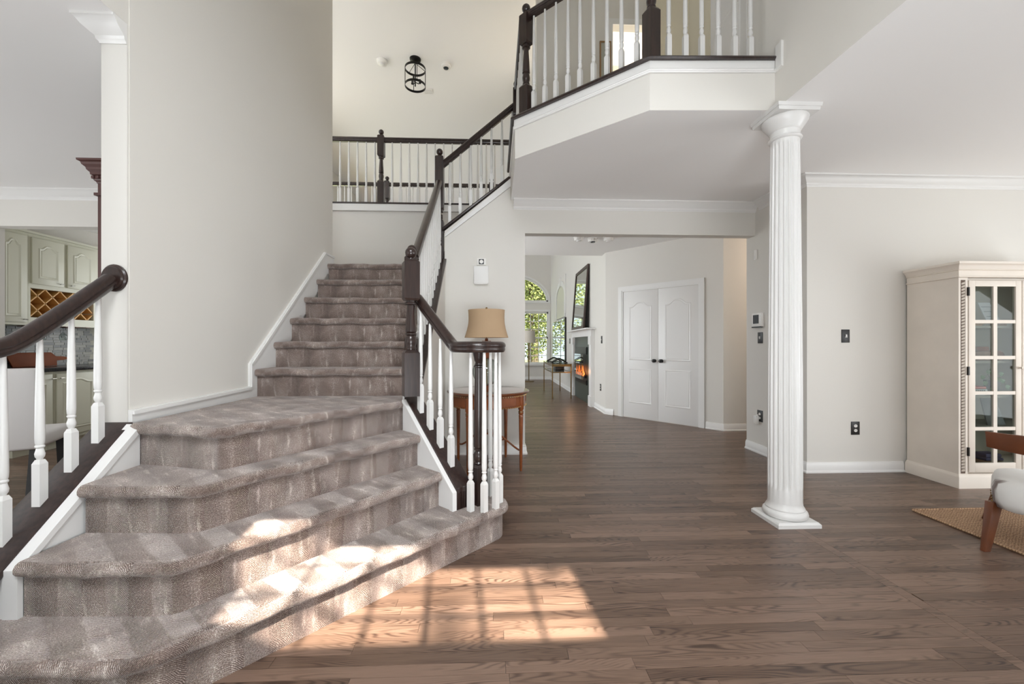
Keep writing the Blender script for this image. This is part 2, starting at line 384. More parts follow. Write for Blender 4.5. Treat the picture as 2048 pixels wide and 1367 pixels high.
pr = obj('plank_field', plank_mesh(rest, 'plank_field'), floor); pr['kind'] = 'stuff'
obj('border_strip', plank_mesh([(1.917, 1.974, 0.3, 2.58, 0.35)], 'border_strip'), floor)

# ---- walls
struct('wall_front', MB().box(-6.6, -0.76, -1.12, -1.0, 0, ZC).box(0.717, 7.2, -1.12, -1.0, 0, ZC).box(-0.76, 0.717, -1.12, -1.0, 0, 3.46).box(-0.76, 0.717, -1.12, -1.0, 4.3, ZC),
       'wall', 'front wall of the two-storey foyer with upper window opening', 'wall')
wf = tag(MB().box(-0.76, 0.717, -1.07, -1.05, 3.46, 3.48).build('window_1', 'trim'), 'white muntined foyer window high over the front door', 'window', kind='structure')
for i in range(1, 6): MB().box(-0.76 + 0.246 * i - 0.011, -0.76 + 0.246 * i + 0.011, -1.07, -1.05, 3.46, 4.3).build('muntin', 'trim', wf)
for i in (1, 2): MB().box(-0.76, 0.717, -1.07, -1.05, 3.46 + 0.28 * i - 0.007, 3.46 + 0.28 * i + 0.007).build('muntin', 'trim', wf)
struct('wall_left', MB().prism([(-1.905, 2.1), (-1.782, 2.1), (-1.72, 4.47), (-1.905, 4.47)], 'z', 0, ZC).box(-1.905, -1.785, -1.0, 2.1, Z1 - 0.001, ZC),
       'wall', 'tall pale greige wall rising beside the carpeted stairs', 'wall')
struct('wall_right', MB().box(1.86, 2.06, -1.0, 5.0, Z1 + 0.001, ZC), 'wall', 'pale upper wall above the white fluted column', 'wall')
struct('wall_living', MB().box(2.88, 7.1, 3.72, 4.64, 0, Z1 + 0.02), 'wall', 'pale greige living room wall behind the glazed cabinet', 'wall')
struct('wall_living_side', MB().box(6.6, 6.72, -1.0, 3.72, 0, Z1), 'wall', 'side wall of the living room', 'wall')
struct('wall_hall', MB().prism([(-0.54, 0), (0.324, 0), (0.324, 2.385), (2.88, 2.385), (2.88, Z1), (0.26, Z1), (0.26, 3.02), (0.2, 3.0), (-0.54, 2.40)], 'y', 4.48, 4.60),
       'wall', 'greige wall with wide cased hall opening beside the stairs', 'wall')
struct('wall_stair_side', MB().prism([(2.96, 0), (4.48, 0), (4.48, 2.06), (2.96, 0.85)], 'x', -0.605, -0.535), 'wall', 'low wall closing the right side of the upper stair flight', 'wall')
struct('wall_landing', MB().box(-4.0, 0.2, 5.55, 5.67, 0, 3.03).box(-4.0, -3.9, 4.4, 5.6, 0, ZC), 'wall', 'pale wall behind the stair landing', 'wall')
# hall beyond the opening
ang = Vector((3.128 - 1.88, 5.56 - 6.99)); al = ang.length; ad = ang / al; an = Vector((-ad.y, ad.x)) * -1   # room side normal
def dw(s_, off, z): p = Vector((1.88, 6.99)) + ad * s_ + an * off; return (p.x, p.y, z)
def dwprism(poly, o0, o1):
    mb = MB(); n = len(poly)
    return mb.add([dw(s_, o0, z) for s_, z in poly] + [dw(s_, o1, z) for s_, z in poly],
                  [tuple(range(n - 1, -1, -1)), tuple(range(n, 2 * n))] + [(i, (i + 1) % n, n + (i + 1) % n, n + i) for i in range(n)])
struct('wall_closet', dwprism([(0, 0), (al, 0), (al, Z1), (0, Z1)], 0.0, -0.14), 'wall', 'angled hall wall holding the white double doors', 'wall')
struct('wall_corridor', MB().box(3.125, 7.1, 5.56, 5.70, 0, Z1), 'wall', 'warm lit end wall of the side corridor', 'wall')
struct('wall_fireplace', MB().box(1.88, 2.02, 6.99, 14.0, 0, ZC), 'wall', 'tall pale wall with fireplace in the far family room', 'wall')
# far wall with window openings
FWY = 13.94
def far_wall():
    mb = MB()
    mb.box(-4.0, 0.60, FWY, FWY + 0.16, 0, ZC); mb.box(1.80, 1.9, FWY, FWY + 0.16, 0, ZC)
    mb.box(0.60, 1.80, FWY, FWY + 0.16, 0, 0.52); mb.box(0.60, 1.80, FWY, FWY + 0.16, 2.28, 2.62)
    arc = [(1.80, 2.62)] + [(0.60 + 1.2 * math.cos(R(a)), 2.62 + 0.86 * math.sin(R(a))) for a in range(0, 91, 10)]
    poly = [(0.60, ZC), (0.60, 3.48)] + [p for p in reversed(arc[1:])] + [(1.80, ZC)]
    mb.prism(poly, 'y', FWY, FWY + 0.16); return mb
struct('wall_far', far_wall(), 'wall', 'far family room wall with arched and square windows', 'wall')
struct('wall_family_side', MB().box(-4.12, -4.0, 7.2, 8.2, 0, ZC).box(-4.12, -4.0, 13.0, 14.0, 0, ZC).box(-4.12, -4.0, 8.2, 13.0, 0, 0.6).box(-4.12, -4.0, 8.2, 13.0, 4.6, ZC), 'wall', 'side wall of the family room', 'wall')
# dining room and kitchen
struct('wall_dining', MB().box(-3.905, -1.905, 4.38, 4.5, 0, Z1).box(-6.5, -5.06, 4.38, 4.5, 0, Z1).box(-5.06, -3.905, 4.38, 4.5, 2.375, Z1),
       'wall', 'dining room wall with opening to the kitchen', 'wall')
struct('wall_kitchen', MB().box(-5.72, -5.6, 4.5, 7.2, 0, Z1).box(-5.6, -4.1, 7.2, 7.32, 0, Z1), 'wall', 'kitchen wall behind the pale cabinets', 'wall')
struct('wall_dining_side', MB().box(-6.6, -6.5, -1.0, 4.5, 0, Z1), 'wall', 'outer side wall of the dining room', 'wall')
# upper hall behind the balcony
struct('wall_upper_hall', MB().box(0.5, 1.42, 5.0, 5.12, Z2, ZC).box(1.42, 1.86, 5.0, 5.12, 5.08, ZC), 'wall', 'upper hall wall behind the balcony with bathroom doorway', 'wall')
struct('wall_upper_bath', MB().box(0.9, 2.1, 6.3, 6.4, Z2, ZC), 'cream_wall', 'cream bathroom wall seen past the balcony doorway', 'wall')
struct('wall_upper_gallery', MB().box(3.0, 3.1, 4.6, 7.2, Z2, ZC).box(-4.1, -4.0, 4.4, 7.2, Z2, 3.5), 'wall', 'end walls of the upper gallery', 'wall')
struct('wall_upper_cream', MB().box(1.845, 1.8599, 2.95, 4.99, Z2, ZC), 'cream_wall', 'cream upper hall wall beside the balcony balusters', 'wall')

# ---- ceilings and slabs
struct('ceiling_living', MB().box(2.061, 7.1, -1.0, 3.73, Z1, Z1 + 0.1).box(1.86, 2.061, -1.0, 2.69, Z1 - 0.0005, Z1 + 0.0005), 'ceiling', 'white living room ceiling', 'ceiling')
struct('ceiling_dining', MB().box(-6.6, -1.9055, -1.0, 4.5, Z1, Z1 + 0.1).box(-1.906, -1.786, -1.0, 2.09, Z1 - 0.002, Z1 - 0.0011), 'ceiling', 'white dining room ceiling', 'ceiling')
struct('ceiling_kitchen', MB().box(-6.6, -4.1, 4.5, 7.3, Z1, Z1 + 0.1), 'ceiling', 'kitchen ceiling', 'ceiling')
BAL = [(0.172, 4.6), (0.172, 3.484), (1.031, 2.724), (1.86, 2.69)]
struct('ceiling_hall', MB().prism(BAL + [(2.061, 2.69), (2.061, 3.731), (2.9, 3.731), (2.9, 4.6)], 'z', Z1, Z1 + 0.06).prism([(0.33, 4.601), (7.0, 4.641), (7.0, 5.7), (3.1, 5.6), (1.9, 7.0), (1.9, 7.23), (0.33, 7.23)], 'z', Z1, Z1 + 0.06), 'ceiling',
       'white soffit under the upper balcony and hall', 'ceiling')
struct('floor_upper', MB().prism([(0.19, 4.6), (0.19, 3.5), (1.035, 2.74), (1.86, 2.70), (1.86, 5.0), (1.86, 6.3), (0.55, 6.3), (0.55, 4.6)], 'z', Z1 + 0.06, Z2).box(-4.0, 3.1, 5.56, 7.23, Z1 + 0.061, Z2 - 0.001), 'wall', 'upper floor slab of balcony and gallery', 'floor')
struct('ceiling_upper', MB().box(-4.1, 2.06, -1.0, 14.1, ZC, ZC + 0.1).box(2.06, 3.1, 4.6, 7.3, ZC, ZC + 0.1), 'ceiling', 'high white ceiling over foyer and gallery', 'ceiling')

# ---- balcony fascia: wall band, white skirt board with moulding
struct('trim_1', MB().mould(list(reversed(BAL)), [(-0.03, Z1 + 0.001), (0.004, Z1 + 0.001), (0.004, 3.0), (-0.03, 3.0)], 0), 'wall', 'pale face of the angled upper balcony', 'trim')
struct('trim_2', MB().mould(list(reversed(BAL)), [(0.005, 2.985), (0.017, 2.985), (0.022, 2.993), (0.017, 3.0), (0.021, 3.006), (0.012, 3.015), (0.012, 3.065), (-0.02, 3.065), (-0.02, 2.985)], 0), 'trim', 'white moulded skirt board along the balcony edge', 'trim')
struct('trim_3', MB().box(1.848, 1.8599, 2.604, 2.665, 2.982, 3.147).box(1.842, 1.8478, 2.60, 2.615, 2.999, 3.147).box(1.842, 1.8478, 2.6, 2.665, 2.982, 2.998), 'trim', 'short white return board at the end of the balcony', 'trim')
# crown mouldings
struct('trim_4', MB().mould([(2.88, 4.48), (0.2, 4.48)], CROWN, Z1), 'trim', 'white crown moulding above the hall opening', 'trim')
struct('trim_5', MB().mould([(6.6, 3.72), (2.88, 3.72), (2.88, 4.405)], CROWN, Z1), 'trim', 'white crown moulding along the living room wall', 'trim')
struct('trim_6', MB().mould([(-1.905, 4.38), (-6.5, 4.38)], CROWN, Z1), 'trim', 'white crown moulding along the dining room wall', 'trim')
# baseboards
struct('baseboard_living', MB().mould([(3.80, 3.72), (2.88, 3.72), (2.88, 4.64)], BASE, 0), 'trim', 'white baseboard under the living room wall', 'baseboard')
struct('baseboard_hall', MB().mould([(0.324, 4.6), (0.324, 4.48), (-0.53, 4.48)], BASE, 0), 'trim', 'white baseboard behind the round table', 'baseboard')
struct('baseboard_corridor', MB().mould([(7.0, 5.56), (3.128, 5.56), dw(al - 0.235, 0, 0)[:2]], BASE, 0), 'trim', 'white baseboard right of the double doors', 'baseboard')
struct('baseboard_family', MB().mould([dw(0.16, 0, 0)[:2], (1.88, 6.99), (1.88, 7.75)], BASE, 0), 'trim', 'white baseboard between double doors and fireplace', 'baseboard')
struct('baseboard_far', MB().mould([(1.88, 9.62), (1.88, FWY), (-3.9, FWY)], BASE, 0), 'trim', 'white baseboard under the far windows', 'baseboard')
struct('trim_7', MB().box(-1.95, 0.2, 5.525, 5.55, 2.955, 3.03).box(-1.95, 0.2, 5.52, 5.55, 2.94, 2.957).box(-3.9, -1.95, 5.525, 5.55, 2.94, 3.03), 'trim', 'white skirt board under the near gallery railing', 'trim')

# ---- left stair skirt boards on the wall
def lean0(mb):
    mb.v = [(x - max(0, 4.47 - y) / 2.37 * 0.062, y, z) for x, y, z in mb.v]; return mb
struct('trim_8', lean0(MB().prism([(2.095, 0.70), (2.095, 0.865), (3.03, 0.885), (3.03, 1.045), (4.262, 2.115), (4.47, 2.115), (4.47, 1.95), (4.30, 1.90), (3.15, 0.80), (3.15, 0.70)], 'x', -1.722, -1.703)), 'trim', 'white skirt board stepping up the stair wall', 'trim')
sk = MB()
path = [(2.097, 0.861), (3.035, 0.88), (3.035, 1.043), (4.262, 2.11), (4.47, 2.11)]
for (a, b) in zip(path, path[1:]):
    d = Vector((b[0] - a[0], b[1] - a[1])).normalized(); n_ = Vector((-d.y, d.x)) * 0.018
    sk.prism([(a[0], a[1]), (b[0], b[1]), (b[0] - n_.x, b[1] - n_.y), (a[0] - n_.x, a[1] - n_.y)], 'x', -1.71, -1.694)
def lean(mb):
    mb.v = [(x - max(0, 4.47 - y) / 2.37 * 0.062, y, z) for x, y, z in mb.v]; return mb
struct('trim_9', lean(sk), 'trim', 'raised bead along the top of the stair skirt board', 'trim')

# ---- wall end pilaster with capital, left
t = thing('pilaster', 'white square wall-end post with moulded capital beside the stairs', 'post', (-1.85, 2.05, 0.8)); t['kind'] = 'structure'
MB().box(-1.907, -1.785, 2.09, 2.12, 0.0, Z1).build('shaft', 'post_paint', t, bevel=0.002)
MB().mould([(-1.785, 2.09), (-1.907, 2.09), (-1.907, 2.30)][::1], [(-o * -1, d) for o, d in CROWN], Z1).build('capital', 'trim', t)

# ---- fluted column, right
def column():
    cx, cy_ = 1.958, 2.728
    t = thing('column', 'white fluted round column standing on a square plinth', 'column', (cx, cy_, 0)); t['kind'] = 'structure'
    MB().prism([(cx - .143, cy_ - .143), (cx + .143, cy_ - .143), (cx + .143, cy_ + .143), (cx - .143, cy_ + .143)], 'z', 0, 0.022).frustum(cx, cy_, 0.286, 0.262, 0.022, 0.034).build('plinth', 'white_satin', t)
    MB().lathe([(0.118, 0.034), (0.128, 0.04), (0.134, 0.055), (0.130, 0.072), (0.120, 0.082), (0.114, 0.084), (0.116, 0.092), (0.112, 0.1), (0.104, 0.112), (0.102, 0.13)], cx, cy_, 0, 40).build('base_moulding', 'white_satin', t)
    mb = MB(); nf = 20; seg = 10; n = nf * seg; prof = []
    zs = [0.12, 0.215, 0.235, 0.26] + [0.26 + (2.50 - 0.26) * k / 6 for k in range(1, 7)] + [2.52, 2.535, 2.56]
    vs_, fs = [], []
    for z in zs:
        rr = 0.1015 - 0.0165 * max(0, (z - 0.7) / 1.86) ** 1.3
        dep = 0.0 if z < 0.22 or z > 2.53 else (0.5 if (z < 0.25 or z > 2.51) else 1.0)
        for i in range(n):
            ph = (i % seg) / seg; fl = max(0, math.sin(math.pi * (ph - 0.12) / 0.76)) if 0.12 < ph < 0.88 else 0
            r_ = rr - 0.0115 * dep * fl; a = 2 * math.pi * i / n
            vs_.append((cx + r_ * math.cos(a), cy_ + r_ * math.sin(a), z))
    for k in range(len(zs) - 1):
        for i in range(n): j = (i + 1) % n; fs.append((k * n + i, k * n + j, (k + 1) * n + j, (k + 1) * n + i))
    mb.add(vs_, fs).build('shaft', 'white_satin', t, angle=32)
    MB().lathe([(0.086, 2.55), (0.096, 2.555), (0.1, 2.562), (0.096, 2.57), (0.088, 2.576), (0.087, 2.61), (0.096, 2.616), (0.1, 2.624), (0.12, 2.65), (0.135, 2.675), (0.138, 2.69), (0.13, 2.70)], cx, cy_, 0, 40).build('echinus', 'white_satin', t)
    MB().frustum(cx, cy_, 0.272, 0.278, 2.696, 2.718).frustum(cx, cy_, 0.288, 0.296, 2.718, Z1).build('abacus', 'white_satin', t)
column()

# ---- double closet doors
D0, D1 = 0.245, 1.645          # door zone along the angled wall, overwritten below by measured edges
def s_of(u, v):                # distance along the angled wall seen at a photo pixel column
    th = math.atan(34 / 830); a = (u - 1024) / 830; d = Vector((math.sin(th) + a * math.cos(th), math.cos(th) - a * math.sin(th)))
    p0 = Vector((1.88, 6.99)); den = d.x * ad.y - d.y * ad.x
    tt = (p0.x * ad.y - p0.y * ad.x) / den; q = d * tt - p0; return q.dot(ad)
D0, D1 = s_of(1246.5, 0), s_of(1397.5, 0); DM = (D0 + D1) / 2
def arch_panel(s0, s1, z0, z1, rise):
    pts = [(s0, z0), (s1, z0), (s1, z1)]
    if rise:
        for k in range(1, 12):
            f = k / 12; q = min(1, max(0, (0.5 - abs(f - 0.5) - 0.10) / 0.32)); h = q * q * (3 - 2 * q); pts.append((s1 + (s0 - s1) * f, z1 + rise * h))
    pts.append((s0, z1)); return pts
def inset(poly, d):
    c = Vector((sum(p[0] for p in poly) / len(poly), sum(p[1] for p in poly) / len(poly))); xs = [p[0] for p in poly]; zs = [p[1] for p in poly]
    w_, h_ = max(xs) - min(xs), max(zs) - min(zs)
    cx, cz = (max(xs) + min(xs)) / 2, (max(zs) + min(zs)) / 2
    return [(cx + (p[0] - cx) * (1 - 2 * d / w_), cz + (p[1] - cz) * (1 - 2 * d / h_)) for p in poly]
def ringband(mb, P, outer, inner, o0, o1):
    n = len(outer)
    return mb.add([P(a, o0, z) for a, z in outer] + [P(a, o1, z) for a, z in inner], [(i, (i + 1) % n, n + (i + 1) % n, n + i) for i in range(n)])
def panel_relief(P, poly):
    """raised-and-fielded panel: proud bead, dip, raised field"""
    mb = MB(); a = poly; b = inset(poly, 0.012); c = inset(poly, 0.03); d = inset(poly, 0.034)
    ringband(mb, P, a, b, 0.0002, 0.006); ringband(mb, P, b, c, 0.006, -0.002 + 0.0025); ringband(mb, P, c, d, 0.0005, 0.004)
    mb.add([P(x, 0.004, z) for x, z in d], [tuple(range(len(d)))]); return mb
for k, (s0, s1) in enumerate(((D0 + 0.003, DM - 0.0015), (DM + 0.0015, D1 - 0.003))):
    dr = tag(dwprism([(s0, 0.012), (s1, 0.012), (s1, 2.035), (s0, 2.035)], 0.006, -0.03).build('door_%d' % (k + 1), 'trim', bevel=0.0015),
             ('left' if k == 0 else 'right') + ' leaf of the white panelled double doors with black knob', 'door', kind='structure')
    wd = s1 - s0; m_ = wd * 0.17
    P = lambda a, o, z: dw(a, 0.006 + o, z)
    panel_relief(P, arch_panel(s0 + m_, s1 - m_, 0.93, 1.79, 0.075)).build('upper_panel', 'trim', dr)
    panel_relief(P, arch_panel(s0 + m_, s1 - m_, 0.24, 0.80, 0)).build('lower_panel', 'trim', dr)
    ks = s1 - 0.055 if k == 0 else s0 + 0.055
    kb = MB(); c = Vector(dw(ks, 0.0, 0.93)); nn = Vector((an.x, an.y, 0))
    prof = [(0.027, 0.006), (0.027, 0.012), (0.011, 0.014), (0.011, 0.032), (0.022, 0.038), (0.028, 0.05), (0.024, 0.062), (0.012, 0.068)]
    vs_, fs = [], []
    sd = Vector((ad.x, ad.y, 0)); n = 16
    for r_, h_ in prof:
        for i in range(n): a = 2 * math.pi * i / n; vs_.append(c + nn * h_ + sd * r_ * math.cos(a) + Vector((0, 0, 1)) * r_ * math.sin(a))
    for q in range(len(prof) - 1):
        for i in range(n): j = (i + 1) % n; fs.append((q * n + i, q * n + j, (q + 1) * n + j, (q + 1) * n + i))
    fs.append(tuple((len(prof) - 1) * n + i for i in range(n)))
    kb.add(vs_, fs).build('knob', 'black', dr)
cw = 0.085; cz = MB()
casing = [((D0 - cw, 0), (D0, 2.04 + cw)), ((D1, 0), (D1 + cw, 2.04 + cw)), ((D0 - cw, 2.04), (D1 + cw, 2.04 + cw))]
mb = MB()
for (a, z0), (b, z1) in casing:
    for sh, o in ((0, 0.014), (0.02, 0.02)):
        if z0 == 0:
            lo, hi = (a, b - sh) if a < D0 else (a + sh, b)
            mb2 = dwprism([(lo, z0), (hi, z0), (hi, z1), (lo, z1)], 0.0, o)
        else: mb2 = dwprism([(a, z0 + sh), (b, z0 + sh), (b, z1), (a, z1)], 0.0, o + 0.0007)
        mb.add(mb2.v, mb2.f)
struct('trim_10', mb, 'trim', 'white moulded casing around the double doors', 'trim')

# ---- far family room windows
def win_lower():
    x0, x1, z0, z1 = 0.60, 1.80, 0.52, 2.28
    o = tag(MB().box(x0 - 0.08, x1 + 0.055, FWY - 0.02, FWY, z1, z1 + 0.07).box(x1, x1 + 0.055, FWY - 0.02, FWY, z0 - 0.05, z1).box(x0 - 0.08, x0, FWY - 0.02, FWY, z0 - 0.05, z1).box(x0 - 0.1, x1 + 0.06, FWY - 0.06, FWY, z0 - 0.05, z0).build('window_2', 'trim'),
            'tall white double-hung window with grille in the far family room', 'window', kind='structure')
    yy0, yy1 = FWY + 0.05, FWY + 0.09
    MB().box(x0, x0 + .05, yy0, yy1, z0, z1).box(x1 - .05, x1, yy0, yy1, z0, z1).box(x0, x1, yy0, yy1, z0, z0 + .06).box(x0, x1, yy0, yy1, z1 - .06, z1).box(x0, x1, yy0, yy1, 1.38, 1.43).build('sash', 'trim', o)
    for i in range(1, 4): xx = x0 + 0.05 + 1.1 * i / 4; MB().box(xx - .011, xx + .011, yy0 + .005, yy0 + .025, z0, z1).build('muntin', 'trim', o)
    for z in (0.80, 1.09, 1.69, 1.96): MB().box(x0, x1, yy0 + .005, yy0 + .025, z - .011, z + .011).build('muntin', 'trim', o)
    MB().box(x0, x1, yy0 + .03, yy0 + .034, z0, z1).build('pane', 'glass', o)
win_lower()
def win_arch():
    arc = [(0.60 + 1.2 * math.cos(R(a)), 2.62 + 0.86 * math.sin(R(a))) for a in range(0, 91, 9)]
    inn = [(0.60 + 1.14 * math.cos(R(a)), 2.62 + 0.80 * math.sin(R(a))) for a in range(0, 91, 9)]
    out = [(0.60 + 1.265 * math.cos(R(a)), 2.62 + 0.925 * math.sin(R(a))) for a in range(0, 91, 9)]
    o = tag(MB().prism(out + arc[::-1], 'y', FWY - 0.02, FWY).box(0.55, 1.865, FWY - 0.02, FWY, 2.57, 2.62).build('window_3', 'trim'), 'white quarter-arched window above the tall far window', 'window', kind='structure')
    MB().prism(arc + inn[::-1], 'y', FWY + .05, FWY + .09).box(0.6, 1.8, FWY + .05, FWY + .09, 2.62, 2.67).box(0.6, 0.66, FWY + .05, FWY + .09, 2.62, 3.48).build('sash', 'trim', o)
    MB().prism(arc + [(0.6, 2.62)], 'y', FWY + .07, FWY + .074).build('pane', 'glass', o)
win_arch()
# upper hall door and casings behind the balcony
d3 = tag(MB().box(1.834, 1.845, 2.96, 3.46, Z2, 5.05).build('door_3', 'trim'), 'white panelled upper hall door behind the balcony balusters', 'door', kind='structure')
panel_relief(lambda a, o, z: (1.834 - o, a, z), arch_panel(3.03, 3.39, 3.95, 4.85, 0)).build('upper_panel', 'trim', d3)
panel_relief(lambda a, o, z: (1.834 - o, a, z), arch_panel(3.03, 3.39, 3.25, 3.8, 0)).build('lower_panel', 'trim', d3)
struct('trim_11', MB().box(1.826, 1.845, 3.46, 3.54, Z2, 5.12).box(1.826, 1.845, 3.88, 3.96, Z2, 5.12), 'cream_wall', 'door casings on the cream upper hall wall', 'trim')
struct('trim_12', MB().box(1.36, 1.43, 4.985, 5.0, Z2, 5.14).box(1.80, 1.845, 4.985, 5.0, Z2, 5.14).box(1.36, 1.845, 4.984, 5.0, 5.07, 5.14), 'trim', 'white casing of the bathroom doorway behind the balcony', 'trim')

# ================================================================ STAIRCASE
def densify(pts, step=0.06):
    out = [pts[0]]
    for a, b in zip(pts, pts[1:]):
        n = max(1, int(math.dist(a, b) / step))
        out += [(a[0] + (b[0] - a[0]) * k / n, a[1] + (b[1] - a[1]) * k / n) for k in range(1, n + 1)]
    return out
def round_bend(a, b, c, d=0.07, n=4):
    A = Vector(a); B = Vector(b); C = Vector(c); p = B + (A - B).normalized() * d; q = B + (C - B).normalized() * d
    res = []
    for k in range(n + 1):
        f = k / n; res.append(tuple(p * (1 - f) ** 2 + B * 2 * f * (1 - f) + q * f * f))
    return [a] + res + [c]
XL = -1.702
# nosing lines in plan, left to right, foot of the stair first
arc1 = [(-0.072 + 0.155 * math.cos(R(a)), 2.60 + 0.155 * math.sin(R(a))) for a in range(-38, 111, 12)]
p1 = round_bend((-1.90, 1.335), (-1.11, 1.318), arc1[0])
arcL = [(-1.90 + 0.14 * math.cos(R(a)), 1.475 + 0.14 * math.sin(R(a))) for a in range(130, 270, 14)]
p1 = arcL + p1[1:] + arc1[1:]
p2 = round_bend((XL, 1.535), (-1.15, 1.515), (-0.30, 2.545))
p3 = round_bend((XL, 1.76), (-1.225, 1.735), (-0.462, 2.705))
p4 = round_bend((-1.752, 2.06), (-1.25, 1.925), (-0.60, 2.86))
PATHS = [p1, p2, p3, p4] + [[(XL - 0.026 * (1.4 - 0.245 * k), 3.075 + 0.245 * k), (-0.612, 3.075 + 0.245 * k)] for k in range(6)]
PATHS = [densify(p) for p in PATHS]
def offset(path, o):
    pts = [Vector(p) for p in path]; res = []
    for i, p in enumerate(pts):
        ns = []
        for a, b in ((i - 1, i), (i, i + 1)):
            if a >= 0 and b < len(pts):
                t = (pts[b] - pts[a]).normalized(); ns.append(Vector((-t.y, t.x)))
        m = ns[0] if len(ns) == 1 else (ns[0] + ns[1]) / (1 + ns[0].dot(ns[1]))
        res.append(p + m * o)
    return res
def carpet_mesh(name, quads_rings, ulen, vlens, ngon=None, ngon_dir=(0.65, 0.76)):
    vs_, fs, uvs = [], [], []
    n = len(quads_rings[0])
    for r_ in quads_rings: vs_ += r_
    for k in range(len(quads_rings) - 1):
        for i in range(n - 1):
            fs.append((k * n + i, k * n + i + 1, (k + 1) * n + i + 1, (k + 1) * n + i))
            uvs += [(ulen[i], vlens[k]), (ulen[i + 1], vlens[k]), (ulen[i + 1], vlens[k + 1]), (ulen[i], vlens[k + 1])]
    if ngon:
        b = (len(quads_rings) - 1) * n; idx = [b + i for i in range(n)]
        o = len(vs_); vs_ += ngon; idx += list(range(o, o + len(ngon)))
        fs.append(tuple(idx)); d = Vector(ngon_dir).normalized(); e = Vector((-d.y, d.x))
        for i in idx: p = Vector(vs_[i][:2]); uvs.append((p.dot(d) + 3, p.dot(e) + 5))
    me = bpy.data.meshes.new(name); me.from_pydata(vs_, [], fs)
    uv = me.uv_layers.new(name='UVMap'); uv.data.foreach_set('uv', [c for q in uvs for c in q])
    me.polygons.foreach_set('use_smooth', [True] * len(me.polygons)); me.set_sharp_from_angle(angle=R(60))
    me.materials.append(MATS['carpet']); return me
stair = thing('staircase', 'wide flared staircase covered in taupe patterned carpet', 'staircase', (-1.1, 1.6, 0))
rnd = random.Random(3)
for k, path in enumerate(PATHS):
    z = RS * (k + 1); zb = RS * k; rn = 0.026
    ul = [0]
    for a, b in zip(path, path[1:]): ul.append(ul[-1] + math.dist(a, b))
    wob = [0.0035 * (math.sin(q * 17 + k) + math.sin(q * 41 + 2 * k) * 0.6) for q in ul]
    rings, vl = [], []
    steps = [(0.040, z - 0.052)] + [(rn - rn * math.cos(R(a)), z - rn + rn * math.sin(R(a))) for a in (-80, -50, -20, 10, 40, 70, 90)]
    off_cache = {}
    for s_, zz in steps:
        o = offset(path, s_); rings.append([(p.x, p.y, zz + (w_ if zz > zb + 0.02 else 0)) for p, w_ in zip(o, wob)])
    vl = [0.2, 0.21, 0.225, 0.24, 0.255, 0.27, 0.28, 0.29]
    if k + 1 < len(PATHS): back = [(p.x, p.y, z) for p in offset(PATHS[k + 1], 0.06)]
    else: back = [(XL, 5.52, z), (-0.54, 5.52, z)]
    if k == 0: back = [(-1.80, 1.66, z)] + back + [(-0.30, 2.80, z)]
    obj('tread', carpet_mesh('tread', rings, ul, vl, ngon=list(reversed(back)), ngon_dir=(0.65, 0.76) if k < 4 else (1, 0)), stair)
    base = offset(path, 0.036)
    obj('riser', carpet_mesh('riser', [[(p.x, p.y, zb - 0.003) for p in base], [(p.x, p.y, z - 0.03) for p in base]], [q + 0.03 * k for q in ul], [0, 0.17]), stair)
# landing floor to the left and second flight rising to the right
struct('floor_landing', MB().box(-3.9, XL, 4.48, 5.54, RS * 10 - 0.05, RS * 10), 'carpet', 'carpeted stair landing', 'floor')
for k in range(5):
    MB().box(-0.56 + 0.18 * k, 0.315, 4.605, 5.545, RS * (10 + k), RS * (11 + k)).build('upper_tread', 'carpet', stair)
# white inner stringer boards
MB().prism([(2.075, 0.80), (1.558, 0.372), (1.558, 0.20), (2.075, 0.20)], 'x', -1.775, -1.712).build('stringer', 'trim', stair)
MB().prism([(2.075, 0.80), (1.553, 0.376), (1.553, 0.2), (1.571, 0.2), (1.571, 0.362), (2.085, 0.775)], 'x', -1.757, -1.704).build('stringer_bead', 'trim', stair)
TA, TB = Vector((-0.615, 2.845)), Vector((-0.235, 2.455)); td = (TB - TA).normalized(); tn = Vector((-td.y, td.x)); TL = (TB - TA).length   # tn: outward, away from the treads
def tp(s_, o, z): p = TA + td * s_ + tn * o; return (p.x, p.y, z)
def tprism(poly, o0, o1, mb=None):
    mb = mb or MB(); n = len(poly)
    return mb.add([tp(a, o0, z) for a, z in poly] + [tp(a, o1, z) for a, z in poly],
                  [tuple(range(n - 1, -1, -1)), tuple(range(n, 2 * n))] + [(i, (i + 1) % n, n + (i + 1) % n, n + i) for i in range(n)])
CZ = lambda s_: 0.822 - (s_ + 0.0) * 0.90          # top of the dark curb along the lower right flight
tprism([(0.0, CZ(0) - 0.03), (TL - 0.02, CZ(TL - 0.02) - 0.03), (TL - 0.02, 0.201), (0.0, 0.201)], -0.012, 0.012).build('stringer', 'trim', stair)
tprism([(0.0, CZ(0) - 0.012), (TL, CZ(TL) - 0.02), (TL, 0.201), (TL - 0.03, 0.201), (TL - 0.03, CZ(TL - .03) - 0.035), (0, CZ(0) - 0.03)], -0.018, 0.012).build('stringer_bead', 'trim', stair)
MB().prism([(2.88, 0.80), (3.02, 1.03), (4.45, 2.17), (4.45, 2.0), (3.05, 0.80)], 'x', -0.636, -0.612).build('stringer', 'trim', stair)

